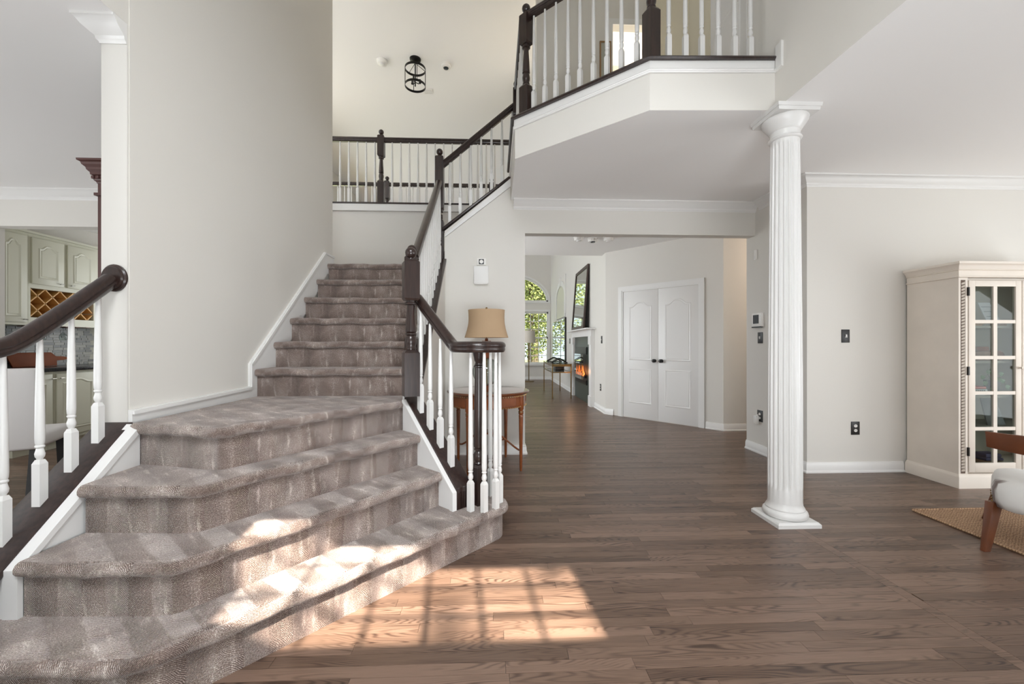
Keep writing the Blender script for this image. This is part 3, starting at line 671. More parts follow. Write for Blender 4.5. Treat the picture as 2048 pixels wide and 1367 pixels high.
# ================================================================ RAILINGS
RAILP = [(-0.017, 0), (-0.024, 0.006), (-0.029, 0.02), (-0.0265, 0.026), (-0.0265, 0.03), (-0.031, 0.036), (-0.031, 0.046), (-0.024, 0.058), (-0.012, 0.064), (0, 0.066)]
RAILP = RAILP + [(-a, b) for a, b in reversed(RAILP[:-1])]
_bal = {}
def baluster_mesh(L, bh=0.19, w_=0.032):
    key = (round(L, 3), bh, w_)
    if key in _bal: return _bal[key]
    mb = MB(); mb.cbox(0, 0, w_, w_, 0, bh).frustum(0, 0, w_, w_ * 0.62, bh, bh + 0.016)
    r = w_ / 2; h0 = bh + 0.012
    prof = [(r * .60, 0), (r * .62, .008), (r * .9, .016), (r * 1.0, .028), (r * .78, .042), (r * .68, .050), (r * .95, .055), (r * .95, .060), (r * .76, .064), (r * .9, .07), (r * .97, .09)]
    prof = [(a, h0 + b) for a, b in prof] + [(r * .9, h0 + .09 + (L - h0 - .09) * .35), (r * .62, L * 0.93), (r * .52, L)]
    mb.lathe(prof, 0, 0, 0, 10)
    me = mb.mesh('baluster', 'white_satin', 50); _bal[key] = me; return me
def balusters(parent, items):
    for x, y, z, L, bh, rz in items: place('baluster', baluster_mesh(L, bh), parent, (x, y, z), rz)
def newel(parent, x, y, z0, zb, zt, ztop, w_=0.095, rz=0.0, ball=0.036, name='newel_post'):
    mb = MB(); r = w_ / 2
    mb.cbox(0, 0, w_, w_, z0, zb - 0.018).frustum(0, 0, w_, w_ * 0.72, zb - 0.018, zb)
    H = zt - zb
    prof = [(r * .72, 0), (r * .8, .012), (r * .72, .022), (r * .7, .028), (r * .82, .045), (r * .86, .065), (r * .76, .088), (r * .62, .098), (r * .84, .105), (r * .84, .112), (r * .66, .118), (r * .8, .124), (r * .8, .13)]
    prof = [(a * .9, zb + b * min(1, H / 0.28)) for a, b in prof]
    prof += [(r * .66, zb + H * .55), (r * .5, zt - 0.04), (r * .5, zt - 0.03), (r * .8, zt - 0.025), (r * .8, zt - 0.016), (r * .64, zt - 0.011), (r * .64, zt + 0.002)]
    mb.lathe(prof, 0, 0, 0, 18)
    mb.frustum(0, 0, w_ * 0.8, w_, zt, zt + 0.014).cbox(0, 0, w_, w_, zt + 0.014, ztop - 0.014).frustum(0, 0, w_, w_ * 0.72, ztop - 0.014, ztop)
    o = place(name, mb.mesh('newel_post', 'espresso', 40), parent, (x, y, 0), rz)
    if ball:
        fb = MB(); fb.lathe([(r * .62, ztop - .001), (r * .62, ztop + .006), (r * .3, ztop + .01), (r * .28, ztop + .016)], 0, 0, 0, 16).ball(0, 0, ztop + .012 + ball, ball)
        f = bpy.data.objects.new('ball_finial', fb.mesh('ball_finial', 'espresso', 50)); COL.objects.link(f); f.parent = o
    return o

# ---- left railing on its dark capped curb
t = thing('stair_railing', 'short dark rail with white balusters meeting the wall-end post on the left', 'railing', (-1.84, 1.8, 0))
LZ = lambda yy: 0.737 + (yy - 2.002) * 0.797
MB().prism([(2.088, LZ(2.088) + .004), (1.40, LZ(1.40) + .004), (1.40, LZ(1.40) - .028), (2.088, LZ(2.088) - .028)], 'x', -1.925, -1.752).build('curb_cap', 'espresso', t, bevel=0.006)
MB().prism([(2.088, 0.75), (1.40, LZ(1.4) - .028), (1.40, 0.0), (2.045, 0.0)], 'x', -1.907, -1.776).build('curb', 'espresso', t)
lr = [(2.085, 1.468), (2.045, 1.435), (1.897, 1.317), (1.80, 1.243), (1.74, 1.199), (1.69, 1.166), (1.65, 1.146), (1.60, 1.132), (1.52, 1.128), (1.40, 1.128)]
MB().sweep([(-1.84, a, b) for a, b in lr], RAILP).build('handrail', 'espresso', t)
ros = MB(); n = 28
vs_, fs = [], []
prof = [(0.060, 0.0), (0.060, 0.010), (0.054, 0.016), (0.050, 0.016), (0.046, 0.024), (0.01, 0.026)]
for r_, h_ in prof:
    for i in range(n): a = 2 * math.pi * i / n; vs_.append((-1.84 + r_ * math.cos(a), 2.09 - h_, 1.505 + r_ * math.sin(a) * 1.1))
for q in range(len(prof) - 1):
    for i in range(n): j = (i + 1) % n; fs.append((q * n + i, q * n + j, (q + 1) * n + j, (q + 1) * n + i))
fs.append(tuple((len(prof) - 1) * n + i for i in range(n)))
ros.add(vs_, fs).build('rosette', 'espresso', t)
def lrail(yy):
    for (a, za), (b, zb) in zip(lr, lr[1:]):
        if b <= yy <= a: return zb + (za - zb) * (yy - b) / (a - b)
balusters(t, [(-1.84, yy, LZ(yy) - 0.008, lrail(yy) - LZ(yy) + 0.025, 0.17, 0) for yy in (2.002, 1.881, 1.756, 1.63, 1.505)])

# ---- lower right railing with volute
t = thing('stair_railing', 'curling dark handrail with volute over white balusters at the stair foot', 'railing', (-0.35, 2.65, 0.2))
mb = tprism([(-0.02, CZ(-.02)), (TL, CZ(TL)), (TL, 0.201), (-0.02, 0.201)], 0.012, 0.135)
mb.build('curb', 'espresso', t, bevel=0.004)
mb = MB()
for k in range(5): tprism([(TL - 0.003, 0.205), (TL + 0.004, 0.205), (TL + 0.004, CZ(TL) - 0.03), (TL - 0.003, CZ(TL) - 0.03)], 0.026 + k * 0.02, 0.036 + k * 0.02, mb)
mb.build('reeding', 'espresso', t)
VC = Vector((-0.10, 2.575)); rz_path = [(-0.545, 2.885, 1.475), (-0.47, 2.808, 1.385), (-0.40, 2.736, 1.302), (-0.345, 2.68, 1.235), (-0.31, 2.643, 1.195), (-0.282, 2.612, 1.164), (-0.262, 2.582, 1.146), (-0.25, 2.552, 1.138)]
for a in range(205, 600, 12):
    f = (a - 205) / 395.0; r_ = 0.15 - 0.018 * min(1, f / 0.5) - (0.085 * max(0, (f - 0.5) / 0.5))
    rz_path.append((VC.x + r_ * math.cos(R(a)), VC.y + r_ * math.sin(R(a)), 1.136))
h = MB().sweep(rz_path, RAILP); h.lathe([(0.02, 1.136), (0.05, 1.138), (0.056, 1.16), (0.05, 1.19), (0.03, 1.201), (0.001, 1.202)], VC.x, VC.y, 0, 20)
h.build('handrail', 'espresso', t, angle=50)
mb = MB(); r = 0.045
mb.cbox(0, 0, 0.075, 0.075, 0.201, 0.43).frustum(0, 0, 0.075, 0.055, 0.43, 0.445)
mb.lathe([(.024, .445), (.03, .452), (.026, .458), (.024, .462), (.032, .48), (.034, .495), (.029, .515), (.02, .528), (.03, .534), (.03, .54), (.024, .545), (.031, .552), (.032, .57), (.030, .75), (.024, 1.03), (.024, 1.04), (.032, 1.046), (.032, 1.052), (.022, 1.06), (.022, 1.075), (.028, 1.085), (.03, 1.1), (.036, 1.125), (.038, 1.137)], 0, 0, 0, 18)
place('volute_newel', mb.mesh('volute_newel', 'espresso', 45), t, (VC.x, VC.y, 0), R(40))
balusters(t, [(x, y, 0.199, 0.94, 0.165, R(45)) for x, y in [(-0.144, 2.462), (-0.063, 2.440), (0.004, 2.497), (0.028, 2.592), (-0.03, 2.70)]])
for s_, zr in ((0.10, 1.395), (0.208, 1.30), (0.318, 1.20), (0.428, 1.148)):
    p = tp(s_ - 0.005, 0.066, 0); zc = CZ(s_) - 0.015
    place('baluster', baluster_mesh(zr - zc + 0.02, 0.185), t, (p[0], p[1], zc), R(45))
newel(t, -0.562, 2.80, 0.84, 1.145, 1.475, 1.745, 0.1, R(22), 0.038)

# the left rail ends on a matching volute newel
lt = bpy.data.objects['stair_railing']
place('volute_newel', bpy.data.meshes['volute_newel'], lt, (-1.84, 1.345, -0.004), R(40))
MB().lathe([(0.02, 1.128), (0.07, 1.13), (0.078, 1.155), (0.07, 1.18), (0.04, 1.192), (0.001, 1.194)], -1.84, 1.345, 0, 24).build('volute_cap', 'espresso', lt, angle=50)

# ---- railing of the straight flight
t = thing('stair_railing', 'steep dark rail with crowded white balusters behind the box newel', 'railing', (-0.58, 3.7, 1))
C1 = lambda yy: 0.845 + (yy - 2.9) * 0.797
MB().prism([(2.97, C1(2.97)), (4.478, C1(4.478)), (4.478, C1(4.478) - .035), (2.97, C1(2.97) - .035)], 'x', -0.632, -0.52).build('curb_cap', 'espresso', t, bevel=0.003)
newel(t, -0.618, 3.12, C1(3.12), 1.24, 1.55, 1.84, 0.092, 0, 0.036)
H1 = lambda yy: 1.80 + (yy - 3.12) * 0.80
MB().sweep([(-0.595, 3.12, H1(3.12)), (-0.595, 4.47, H1(4.47))], RAILP).build('handrail', 'espresso', t)
ys = [3.225 + 0.1085 * i for i in range(12)]
balusters(t, [(-0.585, yy, C1(yy) - 0.012, H1(yy) - C1(yy) + 0.03, 0.18, 0) for yy in ys])

# ---- railing of the second flight
t = thing('stair_railing', 'rising dark rail and white balusters from ball-topped newel up to the balcony', 'railing', (-0.2, 4.53, 2.4))
C2 = lambda xx: 2.405 + (xx + 0.6) * 0.785
MB().prism([(-0.64, C2(-.64)), (0.235, C2(.235)), (0.235, C2(.235) - .03), (-0.64, C2(-.64) - .03)], 'y', 4.462, 4.60).build('curb_cap', 'espresso', t, bevel=0.003)
MB().prism([(-0.535, 2.36), (0.215, C2(.215) - .03), (0.215, C2(.215) - .125), (-0.535, C2(-.535) - .125)], 'y', 4.468, 4.48).prism([(-0.535, C2(-.535) - .108), (0.215, C2(.215) - .108), (0.215, C2(.215) - .125), (-0.535, C2(-.535) - .125)], 'y', 4.46, 4.48).build('skirt_board', 'trim', t)
newel(t, -0.6, 4.53, 2.03, 2.53, 2.64, 3.22, 0.088, 0, 0.036)
H2 = lambda xx: 3.105 + (xx + 0.547) * 0.845
MB().sweep([(-0.57, 4.53, H2(-.57)), (0.23, 4.53, H2(.23))], RAILP).build('handrail', 'espresso', t)
balusters(t, [(xx, 4.53, C2(xx) - .012, H2(xx) - C2(xx) + .03, 0.2, 0) for xx in [-0.49 + 0.113 * i for i in range(7)]])

# ---- balcony railing
t = thing('balcony_railing', 'dark rail with white balusters along the angled upper balcony', 'railing', (1.0, 2.9, 3.05))
shoe = [(1.86, 2.745), (1.047, 2.775), (0.222, 3.505), (0.222, 4.55)]
MB().mould(shoe, [(-0.07, 3.065), (0.085, 3.065), (0.092, 3.074), (0.085, 3.085), (-0.07, 3.085)], 0).build('shoe', 'espresso', t)
RZ = 3.905
MB().sweep([(x, y, RZ) for x, y in ((0.235, 4.53), (0.235, 3.51), (1.05, 2.79), (1.86, 2.765))], RAILP).build('handrail', 'espresso', t)
newel(t, 0.262, 3.487, 3.083, 3.36, 3.70, 3.96, 0.085, R(41), 0.036)
newel(t, 1.062, 2.782, 3.083, 3.46, 3.72, 3.98, 0.085, R(20), 0.036)
newel(t, 0.235, 4.50, 3.083, 3.40, 3.66, 3.96, 0.08, 0, 0.036)
its = []
A, B = Vector((0.262, 3.487)), Vector((1.062, 2.782))
for u in (1068, 1090, 1112, 1136, 1160, 1187, 1214, 1243, 1274):
    th = math.atan(34 / 830); a = (u - 1024) / 830; d = Vector((math.sin(th) + a * math.cos(th), math.cos(th) - a * math.sin(th)))
    e = B - A; den = d.x * e.y - d.y * e.x; tt = (A.x * e.y - A.y * e.x) / den; q = d * tt
    its.append((q.x, q.y, 3.083, RZ - 3.083 + .01, 0.19, R(-41)))
for xx in (1.177, 1.292, 1.405, 1.52, 1.634, 1.745): its.append((xx, 2.77, 3.083, RZ - 3.083 + .01, 0.19, 0))
for yy in (3.64, 3.76, 3.88, 4.0, 4.12, 4.24, 4.36): its.append((0.235, yy, 3.083, RZ - 3.083 + .01, 0.19, 0))
balusters(t, its)

# ---- gallery railings
def gallery(label, y, x0, x1, newels, zs, zr, step, nw, xb):
    t = thing('gallery_railing', label, 'railing', (x0, y, zs))
    MB().box(x0, x1, y - 0.06, y + 0.06, zs - 0.022, zs).build('shoe', 'espresso', t)
    MB().sweep([(x0, y, zr), (x1, y, zr)], RAILP).build('handrail', 'espresso', t)
    for xn in newels: newel(t, xn, y, zs, zs + 0.30, zs + 0.62, zr + 0.09, nw, 0, 0.034)
    its = []; xx = xb
    while xx < x1 - 0.05:
        if xx > x0 + .03 and all(abs(xx - q) > 0.07 for q in newels): its.append((xx, y, zs - .001, zr - zs + .012, 0.19, 0))
        xx += step
    balusters(t, its)
gallery('dark gallery rail with ball newel and thin white balusters above the landing', 5.58, -2.6, 0.25, (-1.51, 0.235), 3.052, 3.865, 0.1135, 0.085, -2.615)
gallery('farther dark gallery rail overlooking the family room, seen between nearer balusters', 7.17, -3.4, 1.85, (-1.84, -0.06), 3.037, 3.88, 0.115, 0.085, -3.36)

# ================================================================ OBJECTS
def ellipse_ring(cx, cy_, cz, rx, ry, axis='z', n=24, ph=0.0):
    pts = []
    for i in range(n):
        a = 2 * math.pi * i / n + ph
        pts.append((cx + rx * math.cos(a), cy_ + ry * math.sin(a), cz) if axis == 'z' else (cx + rx * math.cos(a), cy_, cz + ry * math.sin(a)))
    return pts

# ---- round occasional table
def round_table():
    cx, cy_ = -0.065, 4.06
    t = thing('round_table', 'round mahogany side table with curved stretchers under the lamp', 'table', (cx, cy_, 0))
    MB().lathe([(0.375, .715), (0.392, .720), (0.40, .728), (0.40, .736), (0.392, .742), (0.385, .743)], cx, cy_, 0, 48).build('tabletop', 'table_top', t, 50)
    MB().lathe([(0.355, .60), (0.368, .60), (0.368, .61), (0.36, .614), (0.36, .70), (0.37, .704), (0.37, .716), (0.355, .716)], cx, cy_, 0, 48).build('apron', 'mahogany', t, 50)
    for z in (.607, .705):
        mb = MB()
        for i in range(90): a = 2 * math.pi * i / 90; mb.cbox(cx + .3705 * math.cos(a), cy_ + .3705 * math.sin(a), .007, .007, z - .004, z + .003)
        b = mb.build('bead_strip', 'brass', t); b['kind'] = 'stuff'
    for a in (-100, -60, 20, 80, 160):
        c = Vector((math.cos(R(a)), math.sin(R(a)))); sd = Vector((-c.y, c.x)); mb = MB(); vs_ = []
        for w_ in (-.085, .085):
            for zz in (.625, .695):
                for o in (.352, .3645): p = c * o + sd * w_; vs_.append((cx + p.x, cy_ + p.y, zz))
        MB().add(vs_, [(0, 1, 3, 2), (4, 6, 7, 5), (0, 4, 5, 1), (2, 3, 7, 6), (0, 2, 6, 4), (1, 5, 7, 3)]).build('drawer_front', 'mahogany', t)
    for a in (-30, 60, 150, 240):
        lx, ly = cx + .355 * math.cos(R(a)), cy_ + .355 * math.sin(R(a))
        lg = MB().lathe([(.010, 0), (.012, .01), (.011, .02), (.013, .03), (.0205, .50), (.0215, .52), (.017, .526), (.023, .534), (.023, .56), (.018, .565), (.026, .58), (.028, .70)], lx, ly, 0, 12).build('leg', 'mahogany', t, 45)
        MB().lathe([(.0185, .548), (.0245, .55), (.0245, .558), (.0185, .56)], lx, ly, 0, 14).build('collar', 'brass', lg)
        pts = []
        for k in range(11):
            f = k / 10; rr = .35 - .27 * f; zz = .19 + .14 * (f * f * (3 - 2 * f)) - .03 * math.sin(math.pi * f)
            sw = R(a) + 0.28 * math.sin(math.pi * f); pts.append((cx + rr * math.cos(sw), cy_ + rr * math.sin(sw), zz))
        MB().tube(pts, .009, 8).build('stretcher', 'mahogany', t)
    MB().lathe([(.075, .322), (.095, .325), (.095, .337), (.075, .34)], cx, cy_, 0, 28).build('stretcher_ring', 'mahogany', t)
round_table()

def table_lamp():
    cx, cy_ = -0.083, 4.08; z0 = 0.743
    t = thing('table_lamp', 'clear glass globe lamp with tan drum shade on round table', 'lamp', (cx, cy_, z0))
    MB().cbox(cx, cy_, .11, .11, z0, z0 + .018).cbox(cx, cy_, .085, .085, z0 + .018, z0 + .04).build('base', 'board_wood', t, bevel=.002)
    MB().ball(cx, cy_, z0 + .04 + .135, .14, 32, 18, 0.97).build('globe', 'globe_glass', t, 80)
    MB().lathe([(.034, 0), (.04, .004), (.034, .008)], cx, cy_, z0 + .305, 20).cbox(cx, cy_, .062, .062, z0 + .313, z0 + .362).build('neck_block', 'board_wood', t, bevel=.002)
    MB().lathe([(.008, .05), (.008, .47)], cx, cy_, z0, 8).build('stem', 'brass', t)
    MB().cbox(cx, cy_, .088, .088, z0 + .44, z0 + .475).cbox(cx, cy_, .03, .03, z0 + .475, z0 + .5).build('upper_block', 'board_wood', t, bevel=.002)
    prof = []
    for k in range(9):
        f = k / 8; prof.append((.215 - .035 * f - .018 * math.sin(math.pi * f), 1.25 + .27 * f))
    inner = [(r_ - .003, z) for r_, z in reversed(prof)]
    MB().lathe(prof + inner, cx, cy_, 0, 48, caps=False).build('shade', 'lamp_shade', t, 60)
    MB().tube([(cx - .18, cy_, 1.515), (cx + .18, cy_, 1.515)], .003, 6).tube([(cx, cy_ - .18, 1.515), (cx, cy_ + .18, 1.515)], .003, 6).lathe([(.004, 1.2), (.004, 1.53)], cx, cy_, 0, 8).build('harp', 'brass', t)
    MB().ball(cx, cy_, 1.538, .011, 12, 8).build('finial', 'brass', t)
table_lamp()

# ---- wall devices
def plate(name, label, P, a0, a1, z0, z1, kind):
    """black wall plate; P(a, out, z) maps to world"""
    t = None
    def bx(a_, b_, o0, o1, c_, d_): return MB().add([P(a_, o0, c_), P(b_, o0, c_), P(b_, o0, d_), P(a_, o0, d_), P(a_, o1, c_), P(b_, o1, c_), P(b_, o1, d_), P(a_, o1, d_)], [(0, 3, 2, 1), (4, 5, 6, 7), (0, 1, 5, 4), (1, 2, 6, 5), (2, 3, 7, 6), (3, 0, 4, 7)])
    c0 = P((a0 + a1) / 2, 0, (z0 + z1) / 2)
    t = thing(name, label, 'switch' if kind == 'switch' else 'outlet', c0)
    bx(a0, a1, 0.0, .006, z0, z1).build('plate', 'black', t, bevel=.0015)
    ac, zc = (a0 + a1) / 2, (z0 + z1) / 2
    if kind == 'switch':
        bx(ac - .005, ac + .005, .006, .016, zc - .004, zc + .014).build('toggle', 'outlet_white', t)
        bx(ac - .006, ac + .014, .006, .0085, zc - .012, zc - .006).build('toggle_base', 'outlet_white', t)
    else:
        for dz in (-.021, .021):
            mb = MB(); n = 14; ring = [(ac + .016 * math.cos(2 * math.pi * i / n), zc + dz + .014 * math.sin(2 * math.pi * i / n)) for i in range(n)]
            mb.add([P(a, .006, z) for a, z in ring] + [P(a, .0085, z) for a, z in ring], [tuple(range(n, 2 * n))] + [(i, (i + 1) % n, n + (i + 1) % n, n + i) for i in range(n)])
            r_ = mb.build('receptacle', 'outlet_white', t)
            for da in (-.006, .006): bx(ac + da - .0012, ac + da + .0012, .0085, .009, zc + dz - .001, zc + dz + .007).build('slot', 'black', r_)
    return t
LW = lambda a, o, z: (a, 3.72 - o, z)
RW = lambda a, o, z: (2.88 - o, a, z)
FW = lambda a, o, z: (1.88 - o, a, z)
plate('light_switch', 'black plate light switch on the living room wall beside the column', LW, 3.208, 3.285, 1.20, 1.322, 'switch')
plate('wall_outlet', 'black plate double outlet low on the living room wall', LW, 3.30, 3.381, .346, .468, 'outlet')
plate('light_switch', 'black plate light switch below the thermostat', RW, 4.35, 4.432, 1.195, 1.315, 'switch')
plate('wall_outlet', 'black plate outlet with white plug-in device behind the column', RW, 4.352, 4.44, .345, .468, 'outlet')
plate('wall_outlet', 'black plate outlet low on the wall beside the fireplace', FW, 7.28, 7.36, .36, .48, 'outlet')
plate('light_switch', 'dark switch plate on the wall beside the mantel', FW, 7.20, 7.28, 1.20, 1.33, 'switch')
plate('light_switch', 'nearer dark switch plate left of the mantel', FW, 9.93, 10.02, 1.20, 1.33, 'switch')
plate('light_switch', 'farther dark switch plate left of the mantel', FW, 10.3, 10.4, 1.20, 1.33, 'switch')
t = thing('plug_in_device', 'small white plug-in device hanging from the hall outlet', 'device', (2.86, 4.42, .37))
MB().box(2.835, 2.8705, 4.40, 4.45, .318, .405).build('body', 'outlet_white', t, bevel=.005); MB().box(2.8615, 2.8715, 4.41, 4.44, .405, .42).build('prong_collar', 'outlet_white', t)
t = thing('thermostat', 'white thermostat with grey screen on the hall return wall', 'thermostat', (2.88, 4.42, 1.37))
bd = MB().box(2.852, 2.88, 4.335, 4.50, 1.375, 1.525).build('body', 'outlet_white', t, bevel=.004)
MB().box(2.849, 2.8525, 4.38, 4.475, 1.41, 1.505).build('screen', 'led_dark', t)
for k in range(3): MB().box(2.849, 2.853, 4.35, 4.365, 1.42 + k * .03, 1.435 + k * .03).build('button', 'trim', t)
MB().box(2.846, 2.87, 4.34, 4.495, 1.366, 1.378).build('lower_edge', 'screen', t)
t = thing('motion_sensor', 'small white sensor high on the hall return wall', 'sensor', (2.88, 4.46, 2.1))
MB().box(2.855, 2.88, 4.44, 4.475, 2.115, 2.225).build('body', 'outlet_white', t, bevel=.006); MB().box(2.853, 2.856, 4.447, 4.468, 2.125, 2.16).build('lens', 'trim', t)
t = thing('door_chime', 'blank white chime box on the wall above the table lamp', 'chime', (-.15, 4.48, 1.83))
MB().box(-.226, -.07, 4.435, 4.48, 1.835, 2.022).build('cover', 'trim', t, bevel=.006); MB().box(-.218, -.078, 4.44, 4.48, 1.829, 1.838).build('back_plate', 'trim', t)
t = thing('wall_thermostat', 'small square thermostat with dark round dial above the white box', 'thermostat', (-.145, 4.48, 2.03))
MB().box(-.194, -.097, 4.468, 4.48, 2.036, 2.108).build('plate', 'outlet_white', t, bevel=.003)
MB().box(-.172, -.119, 4.46, 4.468, 2.043, 2.098).build('dial_frame', 'screen', t, bevel=.002)
mb = MB(); mb.lathe([(.02, 0), (.02, .004), (.012, .004), (.012, .007), (.004, .007)], 0, 0, 0, 20); mb.v = [(-.1455 + x, 4.46 - z, 2.07 + y) for x, y, z in mb.v]; mb.build('dial', 'outlet_white', t)

# ---- ceiling detectors and lantern
def detector(label, x, y, z, r, dark=False, cat='detector'):
    t = thing('smoke_detector', label, cat, (x, y, z))
    MB().lathe([(r * .85, -.05), (r * .95, -.045), (r, -.03), (r, -.012), (r * 1.12, -.01), (r * 1.12, 0)], x, y, z, 24).build('housing', 'outlet_white', t)
    MB().lathe([(r * .4, -.062), (r * .5, -.058), (r * .55, -.049)], x, y, z, 18).build('sensor_cap', 'screen' if dark else 'trim', t)
detector('white round detector on the hall ceiling, first of three before the double doors', 1.218, 6.0, Z1, .065)
detector('white detector with dark grille on hall ceiling between two others', 1.436, 6.05, Z1, .07, True)
detector('white round detector on hall ceiling nearest the double doors', 1.655, 5.99, Z1, .072)
detector('white round detector on the high ceiling left of the lantern', -1.70, 6.34, ZC, .075)
detector('white detector with dark grille on the high ceiling right of the lantern', -.75, 6.39, ZC, .075, True)
t = thing('ceiling_vent', 'small square white vent on the high ceiling behind the lantern', 'vent', (-1.13, 7.06, ZC))
MB().box(-1.21, -1.05, 6.99, 7.13, ZC - .014, ZC).build('frame', 'outlet_white', t)
for k in range(5): MB().box(-1.19, -1.07, 7.0 + k * .025, 7.012 + k * .025, ZC - .02, ZC - .013).build('slat', 'trim', t)
def lantern():
    x, y = -1.195, 6.28
    t = thing('ceiling_lantern', 'black open cage lantern hanging from the high ceiling', 'lamp', (x, y, ZC))
    MB().lathe([(.02, -.045), (.05, -.04), (.08, -.02), (.085, 0)], x, y, ZC, 24).build('canopy', 'black_metal', t)
    MB().lathe([(.009, 5.05), (.009, 5.42)], x, y, 0, 8).build('stem', 'black_metal', t)
    for z in (5.31, 5.06):
        MB().lathe([(.148, z - .017), (.153, z - .017), (.153, z + .017), (.148, z + .017), (.148, z - .017)], x, y, 0, 32, caps=False).build('ring', 'black_metal', t, 60)
    for a in (20, 110, 200, 290): px, py = x + .15 * math.cos(R(a)), y + .15 * math.sin(R(a)); MB().lathe([(.005, 5.05), (.005, 5.32)], px, py, 0, 6).build('post', 'black_metal', t)
    for a in (20, 140, 260):
        c = (math.cos(R(a)), math.sin(R(a)))
        MB().tube([(x, y, 5.11), (x + .05 * c[0], y + .05 * c[1], 5.10), (x + .07 * c[0], y + .07 * c[1], 5.12)], .006, 6).lathe([(.016, 5.11), (.02, 5.12), (.012, 5.124), (.012, 5.17)], x + .07 * c[0], y + .07 * c[1], 0, 10).build('candle_arm', 'black_metal', t)
        MB().tube([(x, y, 5.40), (x + .148 * c[0], y + .148 * c[1], 5.31)], .004, 6).build('stay', 'black_metal', t)
lantern()

# ---- glazed display cabinet
def display_cabinet():
    x0, x1, yf, yb, zt = 3.822, 4.922, 3.27, 3.70, 1.735
    t = thing('display_cabinet', 'distressed cream display cabinet with glazed doors and twisted rope corners', 'cabinet', (4.37, 3.48, 0))
    MB().box(x0, x0 + .025, yf + .03, yb, .1, zt).build('side_panel', 'antique_paint', t); MB().box(x1 - .025, x1, yf + .03, yb, .1, zt).build('side_panel', 'antique_paint', t)
    MB().box(x0 + .025, x1 - .025, yb - .02, yb, .1, zt).build('back_panel', 'cabinet_inside', t)
    MB().box(x0 + .025, x1 - .025, yf + .0305, yb - .02, zt - .03, zt).build('top_board', 'antique_paint', t); MB().box(x0 + .025, x1 - .025, yf + .0305, yb - .02, .1, .15).build('bottom_board', 'antique_paint', t)
    MB().mould([(x1, yb), (x1, yf), (x0, yf), (x0, yb)], [(0, 0), (.02, 0), (.02, .09), (.014, .1), (.004, .112), (-.001, .115), (-.03, .115), (-.03, 0)], 0).build('plinth', 'antique_paint', t)
    MB().mould([(x1, yb), (x1, yf), (x0, yf), (x0, yb)], [(-.02, .0005), (.004, .0005), (.012, .004), (.012, .012), (.003, .016), (.003, .058), (.012, .062), (.008, .068), (.014, .074), (.02, .09), (.034, .106), (.042, .11), (.042, .128), (-.02, .128)], zt).box(x0 - .03, x1 + .03, yf - .03, yb, zt + .12, zt + .13).build('cornice', 'antique_paint', t, 25)
    for a, b in ((x0, x0 + .078), (x1 - .078, x1)): MB().box(a, b, yf, yf + .03, .1, zt).build('stile', 'antique_paint', t)
    for xc in (x0 + .037, x1 - .037):
        MB().box(xc - .019, xc + .019, yf - .002, yf + .001, .12, zt - .02).build('rope_recess', 'antique_dark', t)
        mb = MB(); nz = 62
        for k in range(nz):
            z = .135 + k * (zt - .17) / nz; mb.add([(xc - .015, yf - .002, z), (xc + .015, yf - .002, z + .012), (xc + .015, yf - .002, z + .028), (xc - .015, yf - .002, z + .016), (xc, yf - .014, z + .006), (xc, yf - .014, z + .022)],
                   [(0, 4, 5, 3), (4, 1, 2, 5), (0, 1, 4), (3, 5, 2)])
        mb.build('rope_column', 'antique_paint', t, 20)
    def door(a, b, knob):
        d = MB().box(a, a + .055, yf - .006, yf + .018, .13, zt - .025).box(b - .05, b, yf - .006, yf + .018, .13, zt - .025).box(a + .055, b - .05, yf - .006, yf + .018, .13, .205).box(a + .055, b - .05, yf - .006, yf + .018, zt - .072, zt - .025).build('door', 'antique_paint', t, bevel=.002)
        mid = (a + .055 + b - .05) / 2
        MB().box(mid - .016, mid + .016, yf - .004, yf + .014, .2, zt - .07).build('muntin', 'antique_paint', d)
        for z in (1.372, 1.075, .782, .487): MB().box(a + .052, b - .047, yf - .003, yf + .0135, z - .014, z + .014).build('muntin', 'antique_paint', d)
        zs = [.205, .487, .782, 1.075, 1.372, zt - .072]
        for xa, xb in ((a + .055, mid), (mid, b - .05)):
            for za, zb in zip(zs, zs[1:]): MB().box(xa, xb, yf + .006, yf + .009, za, zb).build('pane', 'glass', d)
        kx = b - .02 if knob > 0 else a + .02
        k = MB(); k.lathe([(.006, 0), (.006, .012), (.014, .02), (.014, .026), (.006, .03)], 0, 0, 0, 12); k.v = [(kx + p, yf - .006 - r_, .99 + q) for p, q, r_ in k.v]; k.build('knob', 'antique_paint', d)
        hx = a - .006 if knob > 0 else b + .006
        for z in (1.62, .965, .30): MB().box(hx - .006, hx + .006, yf - .012, yf, z - .035, z + .035).build('hinge', 'black_metal', d)
    door(3.905, 4.362, 1); door(4.37, 4.827, -1)
    for z in (1.34, 1.045, .752, .49): MB().box(x0 + .025, x1 - .025, yf + .05, yb - .02, z - .018, z).build('shelf', 'cabinet_inside', t)
display_cabinet()
